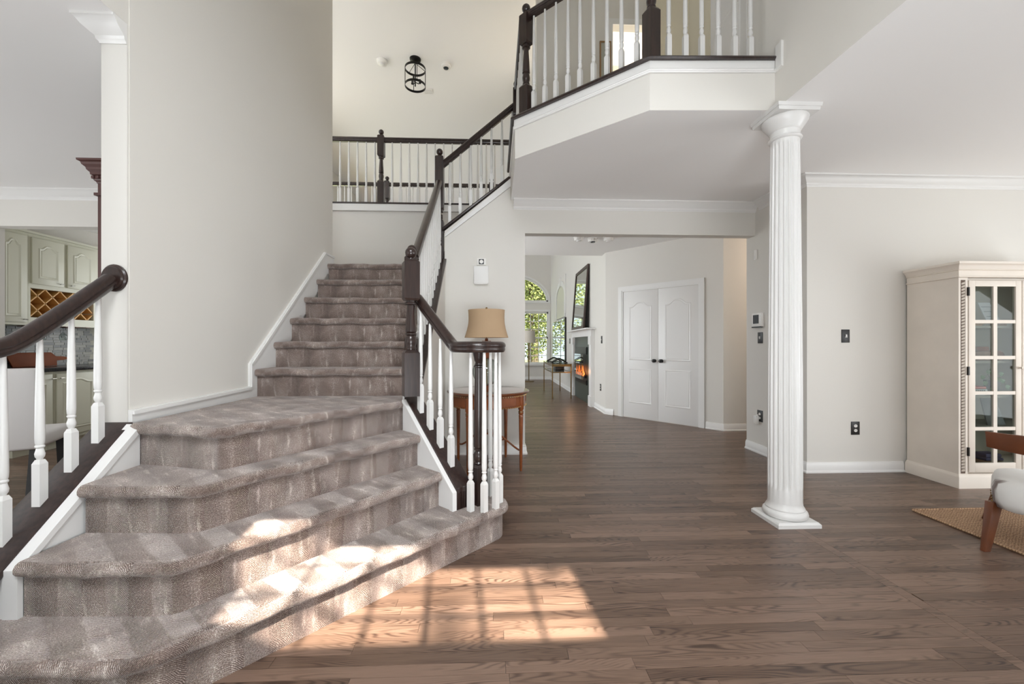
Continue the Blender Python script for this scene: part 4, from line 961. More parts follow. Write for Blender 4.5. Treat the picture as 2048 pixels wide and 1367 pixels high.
# contents of the cabinet
SY = 3.42
t = thing('wicker_tray', 'woven brown tray lying on the top shelf of the display cabinet', 'tray', (4.03, SY, 1.34))
MB().box(3.95, 4.15, SY - .05, SY + .12, 1.34, 1.352).build('bottom', 'basket', t)
for k in range(3): MB().sweep([(3.95, SY - .05, 1.357 + k * .013), (4.15, SY - .05, 1.357 + k * .013), (4.15, SY + .12, 1.357 + k * .013), (3.95, SY + .12, 1.357 + k * .013)], [(.006, -.006), (.006, .006), (-.006, .006), (-.006, -.006)], closed=True).build('rim_coil', 'basket', t)
def book(label, x0, x1, y0, y1, z0, h, m, cat='book'):
    t = thing('book', label, cat, ((x0 + x1) / 2, (y0 + y1) / 2, z0))
    MB().box(x0, x1, y0, y1, z0, z0 + .003).box(x0, x1, y0, y1, z0 + h - .003, z0 + h).box(x0, x1, y0, y0 + .003, z0, z0 + h).build('cover', m, t)
    MB().box(x0 + .004, x1 - .004, y0 + .004, y1 - .004, z0 + .003, z0 + h - .003).build('pages', 'book_white', t); return t
book('dark book flat under the leaning white card on the top shelf', 4.19, 4.33, SY - .08, SY + .1, 1.34, .022, 'book_brown')
book('grey book lying on the dark book in the top compartment', 4.205, 4.335, SY - .075, SY + .1, 1.3625, .018, 'cushion_paper')
t = thing('photo_card', 'white card leaning back on the books in the top shelf', 'card', (4.27, SY, 1.38)); MB().add([(4.215, SY - .03, 1.382), (4.34, SY - .03, 1.382), (4.34, SY + .05, 1.55), (4.23, SY + .05, 1.55), (4.215, SY - .024, 1.382), (4.34, SY - .024, 1.382), (4.34, SY + .056, 1.55), (4.23, SY + .056, 1.55)], [(0, 1, 2, 3), (7, 6, 5, 4), (0, 4, 5, 1), (1, 5, 6, 2), (2, 6, 7, 3), (3, 7, 4, 0)]).build('card', 'cushion_paper', t)
for k in range(3):
    f = .25 + k * .25; yy = SY - .03 + .08 * f - .0012; zz = 1.382 + .168 * f; MB().box(4.235, 4.33, yy - .001, yy, zz, zz + .003).build('print_line', 'screen', t)
t = thing('driftwood_block', 'long weathered wooden block on the second cabinet shelf', 'block', (4.08, SY, 1.045)); MB().box(3.95, 4.22, SY - .06, SY + .06, 1.045, 1.125).build('block', 'book_brown', t, bevel=.008); MB().box(4.045, 4.052, SY - .062, SY + .062, 1.047, 1.126).build('strap', 'antique_dark', t)
t = thing('wooden_slab', 'thin wooden slab stacked on the weathered block', 'block', (4.09, SY, 1.125)); MB().box(3.955, 4.215, SY - .05, SY + .05, 1.1255, 1.165).build('slab', 'board_wood', t, bevel=.006); MB().box(4.09, 4.096, SY - .052, SY + .052, 1.127, 1.166).build('strap', 'antique_dark', t)
t = thing('log_roll', 'short round log beside the weathered block in the cabinet', 'log', (4.265, SY, 1.045))
mb = MB(); mb.lathe([(.001, -.05), (.041, -.05), (.043, -.045), (.043, .045), (.041, .05), (.001, .05)], 0, 0, 0, 20); mb.v = [(4.268 + x, SY - .03 + z, 1.088 + y) for x, y, z in mb.v]; mb.build('bark', 'book_brown', t)
mb = MB(); mb.lathe([(.001, 0), (.038, 0), (.038, .002)], 0, 0, 0, 20); mb.v = [(4.268 + x, SY - .081 - z, 1.088 + y) for x, y, z in mb.v]; mb.build('end_grain', 'board_wood', t)
t = thing('knot_sculpture', 'bronze knot sculpture of two crossed rings in the cabinet', 'sculpture', (4.05, SY, 1.166))
for tilt, ph in ((0.5, 0.0), (-0.65, 1.2)):
    pts = []
    for i in range(28):
        a = 2 * math.pi * i / 28; x, z = .07 * math.cos(a), .048 * math.sin(a)
        pts.append((4.055 + x * math.cos(tilt) - z * math.sin(tilt), SY + .03 * math.sin(a + ph), 1.228 + x * math.sin(tilt) + z * math.cos(tilt)))
    MB().tube(pts, .0075, 8, True, (0, 1, 0)).build('ring', 'brass', t)
book('red book at the top of a flat stack on the third shelf', 3.95, 4.16, SY - .07, SY + .1, .806, .022, 'book_red')
book('white book in the middle of a flat stack on the third shelf', 3.95, 4.165, SY - .075, SY + .1, .777, .029, 'book_white')
book('pale book at the bottom of a flat stack on the third shelf', 3.96, 4.155, SY - .07, SY + .1, .752, .025, 'cushion_paper')
for k in range(7): MB().box(4.03 + k * .017, 4.041 + k * .017, SY - .0765, SY - .075, .785, .797).build('lettering', 'black', bpy.data.objects['book.003'])
book('pale flat book under the potted plant', 4.19, 4.40, SY - .05, SY + .12, .752, .022, 'book_white')
t = thing('potted_plant', 'small potted plant with trailing green leaves in the cabinet', 'plant', (4.33, SY, .774))
MB().lathe([(.035, 0), (.045, .005), (.05, .1), (.045, .1), (.04, .09)], 4.335, SY + .03, .774, 20).build('pot', 'dark_print', t)
for k in range(9):
    a = 2.2 + k * .5; r_ = .05 + .05 * ((k * 37) % 10) / 10; zz = .80 + .16 * ((k * 53) % 10) / 10
    ex, ey = 4.32 + r_ * 1.2 * math.cos(a), SY + .02 - abs(r_ * .8 * math.sin(a))
    st = MB().tube([(4.335, SY + .03, .87), ((4.335 + ex) / 2, (SY + .03 + ey) / 2, max(.9, zz + .03)), (ex, ey, zz)], .0015, 5).build('stem', 'leaf', t)
    l = MB(); n = 10; l.add([(ex + .022 * math.cos(2 * math.pi * i / n) , ey - .004 * math.cos(i), zz + .02 * math.sin(2 * math.pi * i / n)) for i in range(n)] + [(ex, ey - .006, zz)], [(i, (i + 1) % n, n) for i in range(n)]); l.build('leaf', 'leaf', t)
t = thing('toy_figure', 'small orange and blue toy figure on the fourth shelf', 'toy', (3.965, SY, .49))
MB().lathe([(.012, 0), (.014, .04), (.01, .1), (.006, .14)], 3.972, SY - .02, .49, 10).build('body', 'toy_blue', t); MB().lathe([(.008, 0), (.012, .02), (.012, .04), (.004, .055)], 3.962, SY - .03, .628, 10).build('head', 'toy_orange', t); MB().box(3.955, 3.985, SY - .045, SY - .005, .49, .515).build('base', 'toy_orange', t)
t = thing('dark_print', 'dark photograph leaning on the fourth cabinet shelf', 'picture', (4.30, SY, .49)); MB().add([(4.235, SY - .02, .49), (4.40, SY - .02, .49), (4.40, SY + .06, .71), (4.27, SY + .06, .71), (4.235, SY - .012, .49), (4.40, SY - .012, .49), (4.40, SY + .068, .71), (4.27, SY + .068, .71)], [(0, 1, 2, 3), (7, 6, 5, 4), (0, 4, 5, 1), (1, 5, 6, 2), (2, 6, 7, 3), (3, 7, 4, 0)]).build('print', 'dark_print', t)
book('brown book lying in the bottom of the display cabinet', 4.02, 4.33, SY - .06, SY + .1, .15, .035, 'book_brown')
t = thing('blue_bundle', 'folded dark blue cloth on the brown book in the cabinet', 'cloth', (4.27, SY, .185)); MB().box(4.2, 4.36, SY - .04, SY + .08, .1855, .21).build('lower_fold', 'blue_cloth', t, bevel=.009); MB().box(4.205, 4.35, SY - .035, SY + .075, .2105, .245).build('upper_fold', 'blue_cloth', t, bevel=.012)

# ---- jute rug and lounge chair
t = thing('jute_rug', 'braided tan jute rug under the wooden lounge chair', 'rug', (4.2, 1.8, 0)); MB().box(2.965, 5.6, .9, 2.83, .001, .012).build('weave', 'jute', t, bevel=.004)
for a, b in (((2.965, .9), (2.965, 2.83)), ((2.965, 2.83), (5.6, 2.83)), ((5.6, 2.83), (5.6, .9)), ((5.6, .9), (2.965, .9))): MB().tube([(a[0], a[1], .009), (b[0], b[1], .009)], .008, 6).build('bound_edge', 'jute', t)
def lounge_chair():
    c = Vector((3.235, 2.195)); rz = R(39)
    t = thing('lounge_chair', 'low wooden lounge chair with curved back and cowhide seat', 'chair', (c.x, c.y, 0))
    def W(x, y, z): return (c.x + x * math.cos(rz) - y * math.sin(rz), c.y + x * math.sin(rz) + y * math.cos(rz), z)
    mb = MB(); n = 36; rings = [(.27, .242), (.29, .252), (.300, .29), (.298, .345), (.285, .382), (.25, .398), (.1, .406), (.001, .407)]
    vs_, fs = [], []
    for r_, z in rings:
        for i in range(n):
            a = 2 * math.pi * i / n; cc, ss = math.cos(a), math.sin(a); q = (abs(cc) ** 6 + abs(ss) ** 6) ** (-1 / 6)
            vs_.append(W(r_ * cc * q, r_ * ss * q, z))
    for k in range(len(rings) - 1):
        for i in range(n): j = (i + 1) % n; fs.append((k * n + i, k * n + j, (k + 1) * n + j, (k + 1) * n + i))
    fs.append(tuple(range(n - 1, -1, -1)))
    mb.add(vs_, fs).build('seat', 'cowhide', t, 60)
    for i in range(5): p = W(-.297 + i * .06, .30, 0); MB().ball(p[0], p[1], .30, .005, 6, 4).build('nail_head', 'brass', t)
    for (x, y, dx, dy) in ((-.24, .24, 0, 0), (.25, .25, .08, .07), (-.25, -.25, -.08, -.07), (.25, -.25, .08, -.07)):
        tp_, bt = W(x, y, .27), W(x + dx, y + dy, 0.0125)
        if (x, y) == (-.24, .24): tp_, bt = (2.905, 2.30, .27), (2.808, 2.266, 0.0)
        vs_ = []
        for p, h_ in ((bt, .019), (tp_, .032)): vs_ += [(p[0] - h_, p[1] - h_ * .7, p[2]), (p[0] + h_, p[1] - h_ * .7, p[2]), (p[0] + h_, p[1] + h_ * .7, p[2]), (p[0] - h_, p[1] + h_ * .7, p[2])]
        MB().add(vs_, [(0, 3, 2, 1), (4, 5, 6, 7), (0, 1, 5, 4), (1, 2, 6, 5), (2, 3, 7, 6), (3, 0, 4, 7)]).build('leg', 'chair_wood', t, bevel=.004)
    vs_, fs = [], []; N = 22
    for k in range(N + 1):
        f = k / N; a = R(140 + 80 * f)
        hh = .045 + .012 * math.sin(math.pi * f); zc = .638
        for o, zz in ((-.008, -hh), (.016, -hh), (.034, hh), (.010, hh)):
            x, y = .16 + (.52 + o) * math.cos(a), .49 * math.sin(a) * (1 + o); p = W(x, y, zc + zz); vs_.append(p)
    for k in range(N):
        for i in range(4): fs.append((k * 4 + i, k * 4 + (i + 1) % 4, (k + 1) * 4 + (i + 1) % 4, (k + 1) * 4 + i))
    fs += [(3, 2, 1, 0), tuple(N * 4 + i for i in range(4))]
    MB().add(vs_, fs).build('back_band', 'chair_wood', t, 40, bevel=.003)
    for y in (-.14, .14): MB().tube([W(-.27, y, .29), W(-.335, y, .61)], .016, 8).build('back_post', 'chair_wood', t)
lounge_chair()

# ---- dining room: slip-covered chair and tall hutch
def dining_chair():
    c = Vector((-3.93, 3.55)); rz = R(28)
    t = thing('dining_chair', 'white slipcovered dining chair with black legs behind the left balusters', 'chair', (c.x, c.y, 0))
    def W(p): return (c.x + p[0] * math.cos(rz) - p[1] * math.sin(rz), c.y + p[0] * math.sin(rz) + p[1] * math.cos(rz), p[2])
    def hexa(name, lo, hi, m, bev):
        MB().add([W(p) for p in lo + hi], [(0, 3, 2, 1), (4, 5, 6, 7), (0, 1, 5, 4), (1, 2, 6, 5), (2, 3, 7, 6), (3, 0, 4, 7)]).build(name, m, t, 50, bevel=bev)
    hexa('backrest', [(-.25, -.30, .36), (.25, -.30, .36), (.25, -.20, .36), (-.25, -.20, .36)], [(-.27, -.40, 1.0), (.27, -.40, 1.0), (.27, -.29, 1.0), (-.27, -.29, 1.0)], 'fabric_white', .025)
    hexa('seat', [(-.25, -.28, .36), (.25, -.28, .36), (.26, .28, .36), (-.26, .28, .36)], [(-.25, -.26, .48), (.25, -.26, .48), (.26, .28, .48), (-.26, .28, .48)], 'fabric_white', .03)
    for x in (-.21, .21):
        for y, dy in ((-.24, -.10), (.22, .02)): hexa('leg', [(x - .018, y + dy - .018, 0.001), (x + .018, y + dy - .018, 0.001), (x + .018, y + dy + .018, 0.001), (x - .018, y + dy + .018, 0.001)], [(x - .026, y - .026, .37), (x + .026, y - .026, .37), (x + .026, y + .026, .37), (x - .026, y + .026, .37)], 'black', 0)
dining_chair()
def hutch():
    x0, x1, y0, y1, zt = -2.262, -1.93, 2.46, 3.7, 2.10
    t = thing('china_hutch', 'tall dark wood hutch with stepped cornice behind the white wall-end post', 'hutch', (-2.1, 3.0, 0))
    MB().box(x0, x1, y0, y1, 0, zt).build('body', 'hutch_wood', t); MB().box(x0 - .012, x1, y0 - .012, y1, 2.03, 2.045).build('neck_bead', 'hutch_wood', t)
    MB().mould([(x1, y0), (x0, y0), (x0, y1)], [(a * .55, b * .8) for a, b in [(-.02, 0), (.004, 0), (.008, .01), (.02, .018), (.025, .026), (.025, .05), (.04, .055), (.042, .07), (.06, .085), (.064, .1), (.085, .115), (.09, .13), (.11, .137), (.112, .15), (-.02, .15)]], zt).build('cornice', 'hutch_wood', t, 20)
    mb = MB()
    for k in range(14): MB().box(x0 - .018 + k * .026, x0 - .004 + k * .026, y0 - .021, y0 - .013, zt + .022, zt + .038).build('dentil', 'hutch_wood', t)
    for k in range(2): MB().box(x0 - .016, x0, y0 + .03 + k * .6, y0 + .6 + k * .6, .9, 2.0).build('door', 'hutch_wood', t)
hutch()

# ---- kitchen seen through the dining room opening
def arch_door(parent, X, y0, y1, z0, z1, rise, handle):
    d = MB().box(X, X + .02, y0, y1, z0, z1).build('door', 'cabinet_paint', parent, bevel=.003)
    m_ = min(.062, (y1 - y0) * .2); panel_relief(lambda a, o, z: (X + .02 + o * 1.2, a, z), arch_panel(y0 + m_, y1 - m_, z0 + m_, z1 - m_ - rise, rise * 1.0)).build('raised_panel', 'cabinet_paint', d)
    hy, hz = handle; MB().tube([(X + .02, hy, hz), (X + .045, hy, hz)], .005, 6).tube([(X + .045, hy - .02, hz), (X + .045, hy + .02, hz)], .006, 6).build('handle', 'nickel', d)
def kitchen_unit(name, label, X, y0, y1, z0, z1, doors, depth, toe=False):
    t = thing(name, label, 'cabinet', (X - depth / 2, (y0 + y1) / 2, z0))
    MB().box(X - depth, X, y0, y1, z0 + (.1 if toe else 0), z1).build('body', 'cabinet_paint', t)
    if toe: MB().box(X - depth, X - .06, y0, y1, z0, z0 + .1).build('toe_kick', 'cabinet_paint', t)
    for d in doors: arch_door(t, X, *d)
    return t
XU, XB = -5.22, -4.95
u = kitchen_unit('wall_cabinet', 'tall pale kitchen wall cabinet at the left of the opening', XU, 4.52, 4.86, 1.40, 2.43, [(4.56, 4.835, 1.43, 2.39, .05, (4.80, 1.46))], .36)
u = thing('wall_cabinet', 'pale kitchen wall cabinet with wine rack below two arched doors', 'cabinet', (XU, 5.25, 1.4))
MB().box(XU - .36, XU, 4.862, 5.70, 1.82, 2.43).box(XU - .36, XU, 4.862, 4.885, 1.40, 1.82).box(XU - .36, XU, 5.62, 5.70, 1.40, 1.82).box(XU - .36, XU, 4.885, 5.62, 1.40, 1.49).build('body', 'cabinet_paint', u)
MB().box(XU - .36, XU - .34, 4.885, 5.62, 1.49, 1.82).build('rack_back', 'rack_back', u)
arch_door(u, XU, 4.885, 5.23, 1.87, 2.39, .045, (5.19, 1.90)); arch_door(u, XU, 5.275, 5.63, 1.87, 2.39, .045, (5.315, 1.90))
def rack_slat(a, b, z_a, z_b):
    d = Vector((b - a, z_b - z_a)).normalized(); n_ = Vector((-d.y, d.x)) * .006
    MB().prism([(a - n_.x, z_a - n_.y), (b - n_.x, z_b - n_.y), (b + n_.x, z_b + n_.y), (a + n_.x, z_a + n_.y)], 'x', XU - .3, XU - .012).build('rack_slat', 'rack_wood', u)
Y0, Y1, ZA, ZB = 4.89, 5.615, 1.495, 1.815
for k in range(-2, 6):
    for sgn in (1, -1):
        c0 = Y0 + k * .165 if sgn > 0 else Y0 + k * .165 + .32
        pts = [(c0 + (z - ZA) * sgn, z) for z in (ZA, ZB)]
        (a, za), (b, zb) = pts
        def clip(yv): return ZA + (yv - c0) * sgn
        if max(a, b) < Y0 + .02 or min(a, b) > Y1 - .02: continue
        q = []
        for yy, zz in ((a, za), (b, zb)):
            if yy < Y0: yy, zz = Y0, clip(Y0)
            if yy > Y1: yy, zz = Y1, clip(Y1)
            q.append((yy, zz))
        if math.dist(*q) > .05: rack_slat(q[0][0], q[1][0], q[0][1], q[1][1])
MB().box(XU - .36, XU + .03, 4.5, 5.72, 2.431, 2.455).build('top_moulding', 'cabinet_paint', u)
kitchen_unit('wall_cabinet', 'pale kitchen wall cabinet beyond the wine rack', XU, 5.702, 6.3, 1.40, 2.43, [(5.74, 6.26, 1.43, 2.39, .05, (5.78, 1.46))], .36)
for lab, y0, y1, hy in (('pale base cabinet nearest the dining room opening', 4.52, 4.86, 4.83), ('pale base cabinet with arched door under the wine rack', 4.862, 5.38, 4.92), ('pale base cabinet farther along the kitchen counter', 5.382, 5.95, 5.44)):
    kitchen_unit('base_cabinet', lab, XB, y0, y1, 0, .879, [(y0 + .02, y1 - .025, .14, .85, .04, (hy, .80))], .62, True)
t = thing('countertop', 'black granite countertop on the pale kitchen cabinets', 'countertop', (-5.25, 5.2, .88)); MB().box(-5.598, -4.91, 4.505, 6.3, .88, .915).build('slab', 'granite', t, bevel=.003)
wk = bpy.data.objects['wall_kitchen']
MB().box(-5.6, -5.597, 4.52, 6.2, .9155, 1.40).build('grout_bed', 'grout', wk)
tiles = [MB().box(0, 1, 0, 1, 0, 1).mesh('tile', 'slate_tile_%d' % i) for i in range(4)]
cnt = 0
for row in range(15):
    z = .918 + row * .0322; yy = 4.66 - random.uniform(0, .1)
    while yy < 5.95:
        ln = random.choice((.06, .09, .12, .15))
        if cnt < 300:
            o = place('backsplash_tile', tiles[random.randrange(4)], wk, (-5.597, yy, z), 0, (.006, ln - .005, .0285)); cnt += 1
        yy += ln
t = thing('cutting_board', 'long wooden cutting board with handle leaning on the backsplash', 'cutting board', (-5.55, 5.2, .916))
pts = [(4.98, .918), (5.46, .918), (5.47, .98), (5.56, .985), (5.60, .995), (5.60, 1.02), (5.56, 1.03), (5.47, 1.035), (5.42, 1.085), (4.93, 1.085)]
mb = MB(); n = len(pts)
mb.add([(-5.53 - (z - .918) * .2, y, z) for y, z in pts] + [(-5.512 - (z - .918) * .2, y, z) for y, z in pts], [tuple(range(n - 1, -1, -1)), tuple(range(n, 2 * n))] + [(i, (i + 1) % n, n + (i + 1) % n, n + i) for i in range(n)]).build('board', 'board_wood', t, bevel=.002)
for lab, y in (('first of three clear wine glasses hanging below the wine rack', 5.05), ('second of three clear wine glasses hanging below the wine rack', 5.18), ('third of three clear wine glasses hanging below the wine rack', 5.42)):
    t = thing('wine_glass', lab, 'glass', (-5.4, y, 1.23), 'hanging wine glasses')
    MB().lathe([(.03, 1.235), (.038, 1.27), (.034, 1.30), (.012, 1.325), (.004, 1.335), (.004, 1.385), (.03, 1.398)], -5.4, y, 0, 16, caps=False).build('bowl', 'globe_glass', t)
for y in (5.05, 5.18, 5.30, 5.42, 5.55): MB().box(XU - .3, XU + .001, y - .03, y + .03, 1.392, 1.40).build('glass_rail', 'rack_back', u)

# ---- family room seen through the hall opening
def fireplace():
    X = 1.88
    t = thing('fireplace', 'dark green tiled fireplace with white mantel and lit gas fire', 'fireplace', (X, 8.8, 0))
    MB().box(X - .03, X, 7.95, 9.55, 0, .36).box(X - .03, X, 7.95, 9.55, 1.13, 1.34).box(X - .03, X, 7.95, 8.26, .36, 1.13).box(X - .03, X, 9.33, 9.55, .36, 1.13).build('tile_surround', 'fire_tile', t)
    for y0, y1 in ((7.77, 7.95), (9.55, 9.74)):
        MB().box(X - .07, X, y0, y1, 0, 1.34).build('pilaster_leg', 'trim', t); MB().box(X - .085, X, y0 - .012, y1 + .012, 0, .2).build('leg_block', 'trim', t); MB().box(X - .085, X, y0 - .012, y1 + .012, 1.18, 1.34).build('leg_block', 'trim', t)
    MB().mould([(X, 9.74), (X - .07, 9.74), (X - .07, 7.77), (X, 7.77)][::-1], [(.0, 0), (-.02, 0), (-.03, .02), (-.06, .05), (-.085, .08), (-.1, .09), (-.1, .115), (-.12, .12), (-.12, .155), (0, .155)], 1.34).box(X - .18, X, 7.66, 9.82, 1.47, 1.495).build('mantel', 'trim', t)
    MB().box(X - .033, X - .03, 8.26, 8.34, .36, 1.13).box(X - .033, X - .03, 9.25, 9.33, .36, 1.13).box(X - .05, X - .03, 8.26, 9.33, .98, 1.13).box(X - .05, X - .03, 8.26, 9.33, .36, .46).build('insert_frame', 'black_metal', t)
    for z in (1.01, 1.05, 1.09, .39, .42): MB().box(X - .058, X - .05, 8.3, 9.29, z - .008, z + .008).build('louver', 'black_metal', t)
    MB().box(X - .029, X - .02, 8.34, 9.25, .46, .98).build('firebox', 'firebox', t)
    for k in range(4): y = 8.5 + k * .2; MB().tube([(X - .045, y - .16, .52 + .03 * (k % 2)), (X - .05, y + .14, .56 + .05 * ((k + 1) % 2))], .03, 8).build('log', 'firebox', t)
    for k in range(8):
        y = 8.42 + k * .105; hh = .10 + .16 * math.sin(k * 2.1) ** 2
        MB().lathe([(.018, 0), (.026, .03), (.014, hh * .55), (.002, hh)], X - .06, y, .53, 8).build('flame', 'fire_glow', t)
    MB().box(X - .1, X - .097, 8.34, 9.25, .46, .98).build('glass_front', 'glass', t)
fireplace()
light('fire_light', 'POINT', (1.6, 8.8, .6), 1.2, (1.0, .5, .2))
def slab(mb, p, q, r_, th):   # plate spanned by p->q, p->r_
    p, q, r_ = Vector(p), Vector(q), Vector(r_); n_ = (q - p).cross(r_ - p).normalized() * th; s_ = q + r_ - p
    return mb.add([p, q, s_, r_, p + n_, q + n_, s_ + n_, r_ + n_], [(0, 3, 2, 1), (4, 5, 6, 7), (0, 1, 5, 4), (1, 2, 6, 5), (2, 3, 7, 6), (3, 0, 4, 7)])
t = thing('leaning_picture', 'tall dark-framed glazed picture leaning on the mantel', 'picture', (1.8, 8.8, 1.5))
A_, B_, C_ = Vector((1.77, 9.40, 1.498)), Vector((1.77, 8.15, 1.498)), Vector((1.868, 9.40, 2.78))
e1, e2 = (B_ - A_), (C_ - A_); u1, u2 = e1.normalized(), e2.normalized(); nrm = u2.cross(u1).normalized()
if nrm.x > 0: nrm = -nrm
for s0, s1, f0, f1 in ((0, e1.length, 0, .06), (0, e1.length, e2.length - .06, e2.length), (0, .06, .06, e2.length - .06), (e1.length - .06, e1.length, .06, e2.length - .06)):
    p = A_ + u1 * s0 + u2 * f0; q = A_ + u1 * s1 + u2 * f0; r_ = A_ + u1 * s0 + u2 * f1
    slab(MB(), p + nrm * .03, q + nrm * .03, r_ + nrm * .03, -.03 if (q - p).cross(r_ - p).dot(nrm) > 0 else .03).build('frame_rail', 'frame_wood', t)
p = A_ + u1 * .06 + u2 * .06; slab(MB(), p + nrm * .012, p + u1 * (e1.length - .12) + nrm * .012, p + u2 * (e2.length - .12) + nrm * .012, .004).build('glazed_print', 'mirror', t)
t = thing('wall_mirror', 'wide frameless mirror on the far wall reflecting the windows', 'mirror', (1.88, 12, .8))
MB().box(1.85, 1.879, 10.95, 13.25, .78, 1.87).build('glass', 'mirror', t); MB().box(1.842, 1.8799, 10.86, 10.95, .74, 1.9).box(1.842, 1.8799, 10.95, 13.25, .74, .78).build('edge_frame', 'black', t)
def niche():
    t = thing('arched_niche', 'arched wall niche with keystone trim above the wide mirror', 'niche', (1.88, 11.8, 1.9)); t['kind'] = 'structure'
    def arch(y0, y1, z0, zs, rise, n=10): return [(y0, z0), (y1, z0), (y1, zs)] + [((y0 + y1) / 2 + (y1 - y0) / 2 * math.cos(math.pi * k / n), zs + rise * math.sin(math.pi * k / n)) for k in range(1, n)] + [(y0, zs)]
    i_, o_ = arch(11.1, 12.5, 1.92, 2.5, .33), arch(10.97, 12.62, 1.92, 2.52, .46)
    n = len(i_); mb = MB()
    mb.add([(1.855, a, z) for a, z in o_] + [(1.855, a, z) for a, z in i_] + [(1.8795, a, z) for a, z in o_] + [(1.8795, a, z) for a, z in i_], [(i, (i + 1) % n, n + (i + 1) % n, n + i) for i in range(1, n)] + [(i, (i + 1) % n, 2 * n + (i + 1) % n, 2 * n + i) for i in range(n)] + [(n + i, n + (i + 1) % n, 3 * n + (i + 1) % n, 3 * n + i) for i in range(n)])
    mb.build('trim_arch', 'trim', t); MB().box(1.84, 1.8795, 11.74, 11.86, 2.84, 3.08).box(1.85, 1.8795, 10.9, 10.98, 2.0, 3.05).build('keystone', 'trim', t)
    MB().prism(i_, 'x', 1.876, 1.8798).build('recess', 'fire_tile' if False else 'cabinet_paint', t)
niche()
def console():
    t = thing('console_table', 'slim brass and glass console table beside the fireplace', 'table', (1.56, 9.7, 0))
    x0, x1, y0, y1 = 1.25, 1.66, 9.0, 10.55
    for x in (x0, x1):
        for y in (y0, y1): MB().cbox(x, y, .022, .022, 0, .76).build('leg', 'brass', t)
    for z, h_ in ((.70, .05), (.56, .02)):
        MB().box(x0, x1, y0 - .011, y0 + .011, z, z + h_).box(x0, x1, y1 - .011, y1 + .011, z, z + h_).box(x0 - .011, x0 + .011, y0, y1, z, z + h_).box(x1 - .011, x1 + .011, y0, y1, z, z + h_).build('frame', 'brass', t)
    MB().box(x0, x1, y0, y1, .752, .76).build('glass_top', 'glass', t); MB().box(x0, x1, y0, y1, .572, .578).build('glass_shelf', 'glass', t)
console()
for lab, y in (('nearer black peaked wire frame on the console table', 9.35), ('farther black peaked wire frame on the console table', 10.15)):
    t = thing('wire_frame', lab, 'ornament', (1.55, y, .76))
    for yy in (y - .1, y + .1): MB().tube([(1.28, yy, .772), (1.45, yy, .87), (1.62, yy, .772)], .011, 6).build('peak', 'black_metal', t)
    MB().box(1.44, 1.46, y - .1, y + .1, .862, .876).box(1.27, 1.63, y - .1, y + .1, .7602, .768).build('tray', 'black_metal', t)
t = thing('dark_box', 'dark box on the lower glass shelf of the console', 'box', (1.6, 9.75, .58)); MB().box(1.4, 1.6, 9.55, 9.95, .5782, .66).build('body', 'black', t, bevel=.004); MB().box(1.395, 1.605, 9.545, 9.955, .66, .68).build('lid', 'black', t)
def floor_lamp():
    x, y = 1.075, 13.15
    t = thing('floor_lamp', 'slim brass floor lamp with pale drum shade by the far window', 'lamp', (x, y, 0))
    MB().lathe([(.17, 0), (.17, .02), (.02, .03)], x, y, 0, 24).build('base', 'brass', t); MB().lathe([(.014, .02), (.014, 1.5)], x, y, 0, 8).build('pole', 'brass', t)
    MB().lathe([(.215, 1.23), (.195, 1.62), (.192, 1.62), (.212, 1.23)], x, y, 0, 32, caps=False).build('shade', 'lamp_shade_white', t)
    MB().tube([(x - .2, y, 1.245), (x + .2, y, 1.245)], .006, 6).build('spider', 'brass', t)
floor_lamp()

# ---- upper hall things behind the balcony
t = thing('picture_frame', 'thin tan picture frame on the upper hall wall behind the balcony', 'picture', (1.34, 5.0, 4.3))
MB().box(1.27, 1.285, 4.98, 4.9995, 4.30, 4.86).box(1.395, 1.41, 4.98, 4.9995, 4.30, 4.86).box(1.285, 1.395, 4.98, 4.9995, 4.30, 4.315).box(1.285, 1.395, 4.98, 4.9995, 4.845, 4.86).build('frame', 'picture_wood', t); MB().box(1.285, 1.395, 4.99, 4.9993, 4.315, 4.845).build('print', 'paper_art', t)
t = thing('vanity_light', 'white globe bathroom light fixture seen through the balcony balusters', 'lamp', (1.7, 6.28, 5.0))
MB().box(1.55, 2.05, 6.27, 6.2995, 4.86, 4.96).build('bar', 'nickel', t)
for x in (1.64, 1.8, 1.96): MB().ball(x, 6.2, 4.98, .06, 16, 10).build('globe', 'hall_bulb', t)
light('vanity_glow', 'POINT', (1.7, 6.0, 4.9), 6, (1.0, .93, .85))
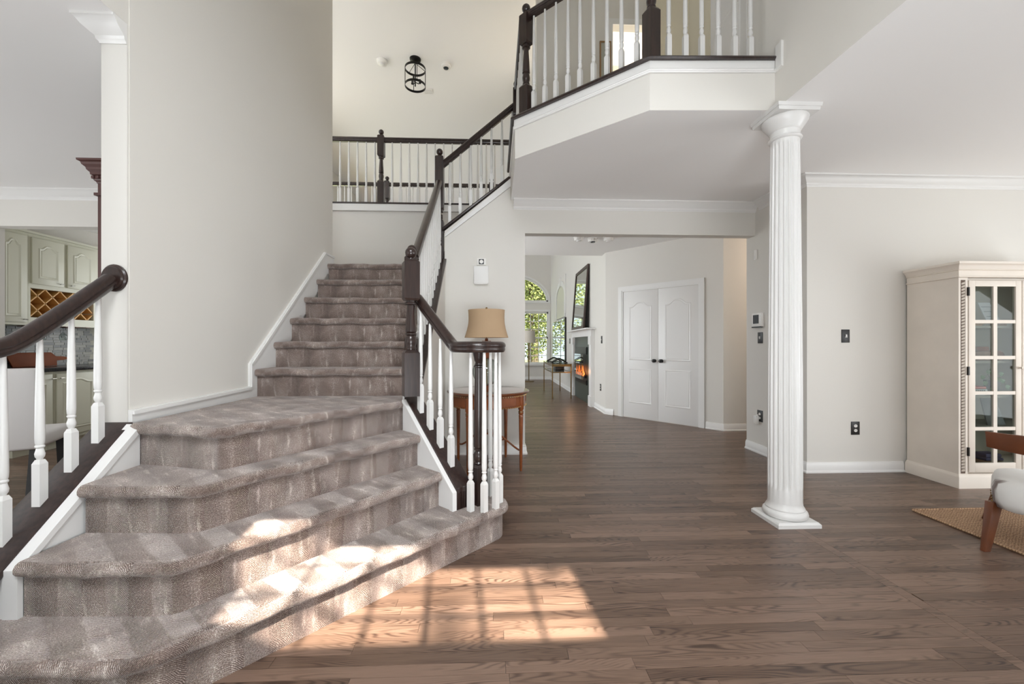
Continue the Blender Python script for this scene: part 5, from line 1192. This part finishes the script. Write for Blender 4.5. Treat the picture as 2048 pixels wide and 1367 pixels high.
t = thing('corridor_light', 'flush round ceiling light in the side corridor', 'lamp', (4.4, 5.1, Z1)); t['kind'] = 'structure'; MB().lathe([(.05, -.08), (.12, -.06), (.15, -.03), (.15, 0)], 4.4, 5.1, Z1, 24).build('dome', 'hall_bulb', t); MB().lathe([(.16, -.02), (.17, -.01), (.17, 0)], 4.4, 5.1, Z1, 24).build('collar', 'nickel', t)
light('corridor_glow', 'POINT', (4.4, 5.1, 2.5), 14, (1.0, .82, .68))

# ---- garden beyond the far windows
g = tag(MB().box(-14, 16, 14.2, 40, -.4, -.3).build('ground_outside', 'lawn'), 'lawn behind the house beyond the far windows', 'lawn', kind='structure')
def tree(label, x, y, h_, rad, seed, nl=9000, ls=.075, kind=None):
    rn_ = random.Random(seed); t = thing('garden_tree', label, 'tree', (x, y, -.3), 'trees behind the house')
    MB().lathe([(.16, 0), (.12, h_ * .4), (.05, h_ * .9)], x, y, -.3, 8).build('trunk', 'bark', t)
    for k in range(5): a = rn_.uniform(0, 6.28); z = h_ * (.3 + .12 * k); MB().tube([(x, y, z), (x + rad * .7 * math.cos(a), y + rad * .7 * math.sin(a), z + rad * .5)], .03, 5).build('branch', 'bark', t)
    mb = MB()
    for k in range(nl):
        v = Vector((rn_.gauss(0, 1), rn_.gauss(0, 1), rn_.gauss(0, 1))).normalized() * rad * rn_.random() ** .45
        p = Vector((x, y, -.3 + h_ * .62)) + Vector((v.x, v.y, v.z * h_ * .5 / rad))
        a = Vector((rn_.gauss(0, 1), rn_.gauss(0, 1), rn_.gauss(0, 1))).normalized() * ls; b = a.cross(Vector((rn_.gauss(0, 1), rn_.gauss(0, 1), 1))).normalized() * ls * .55
        mb.add([p - a, p + b, p + a, p - b], [(0, 1, 2, 3)])
    f = mb.build('foliage', 'tree_leaf', t); f['kind'] = 'stuff'
    if kind: t['kind'] = kind; del t['group']
tree('leafy yellow-green tree nearest the far windows', 1.6, 18.5, 6.5, 2.0, 1)
tree('leafy tree left of the others beyond the far windows', -2.6, 22, 7.5, 2.2, 2)
tree('tall leafy tree farthest behind the far windows', 2.6, 26, 10, 3.0, 3)
tree('tall leafy tree in the front yard, shading the foyer window', 0.9, -9.6, 17.0, 2.6, 5, 380, .2, 'structure')
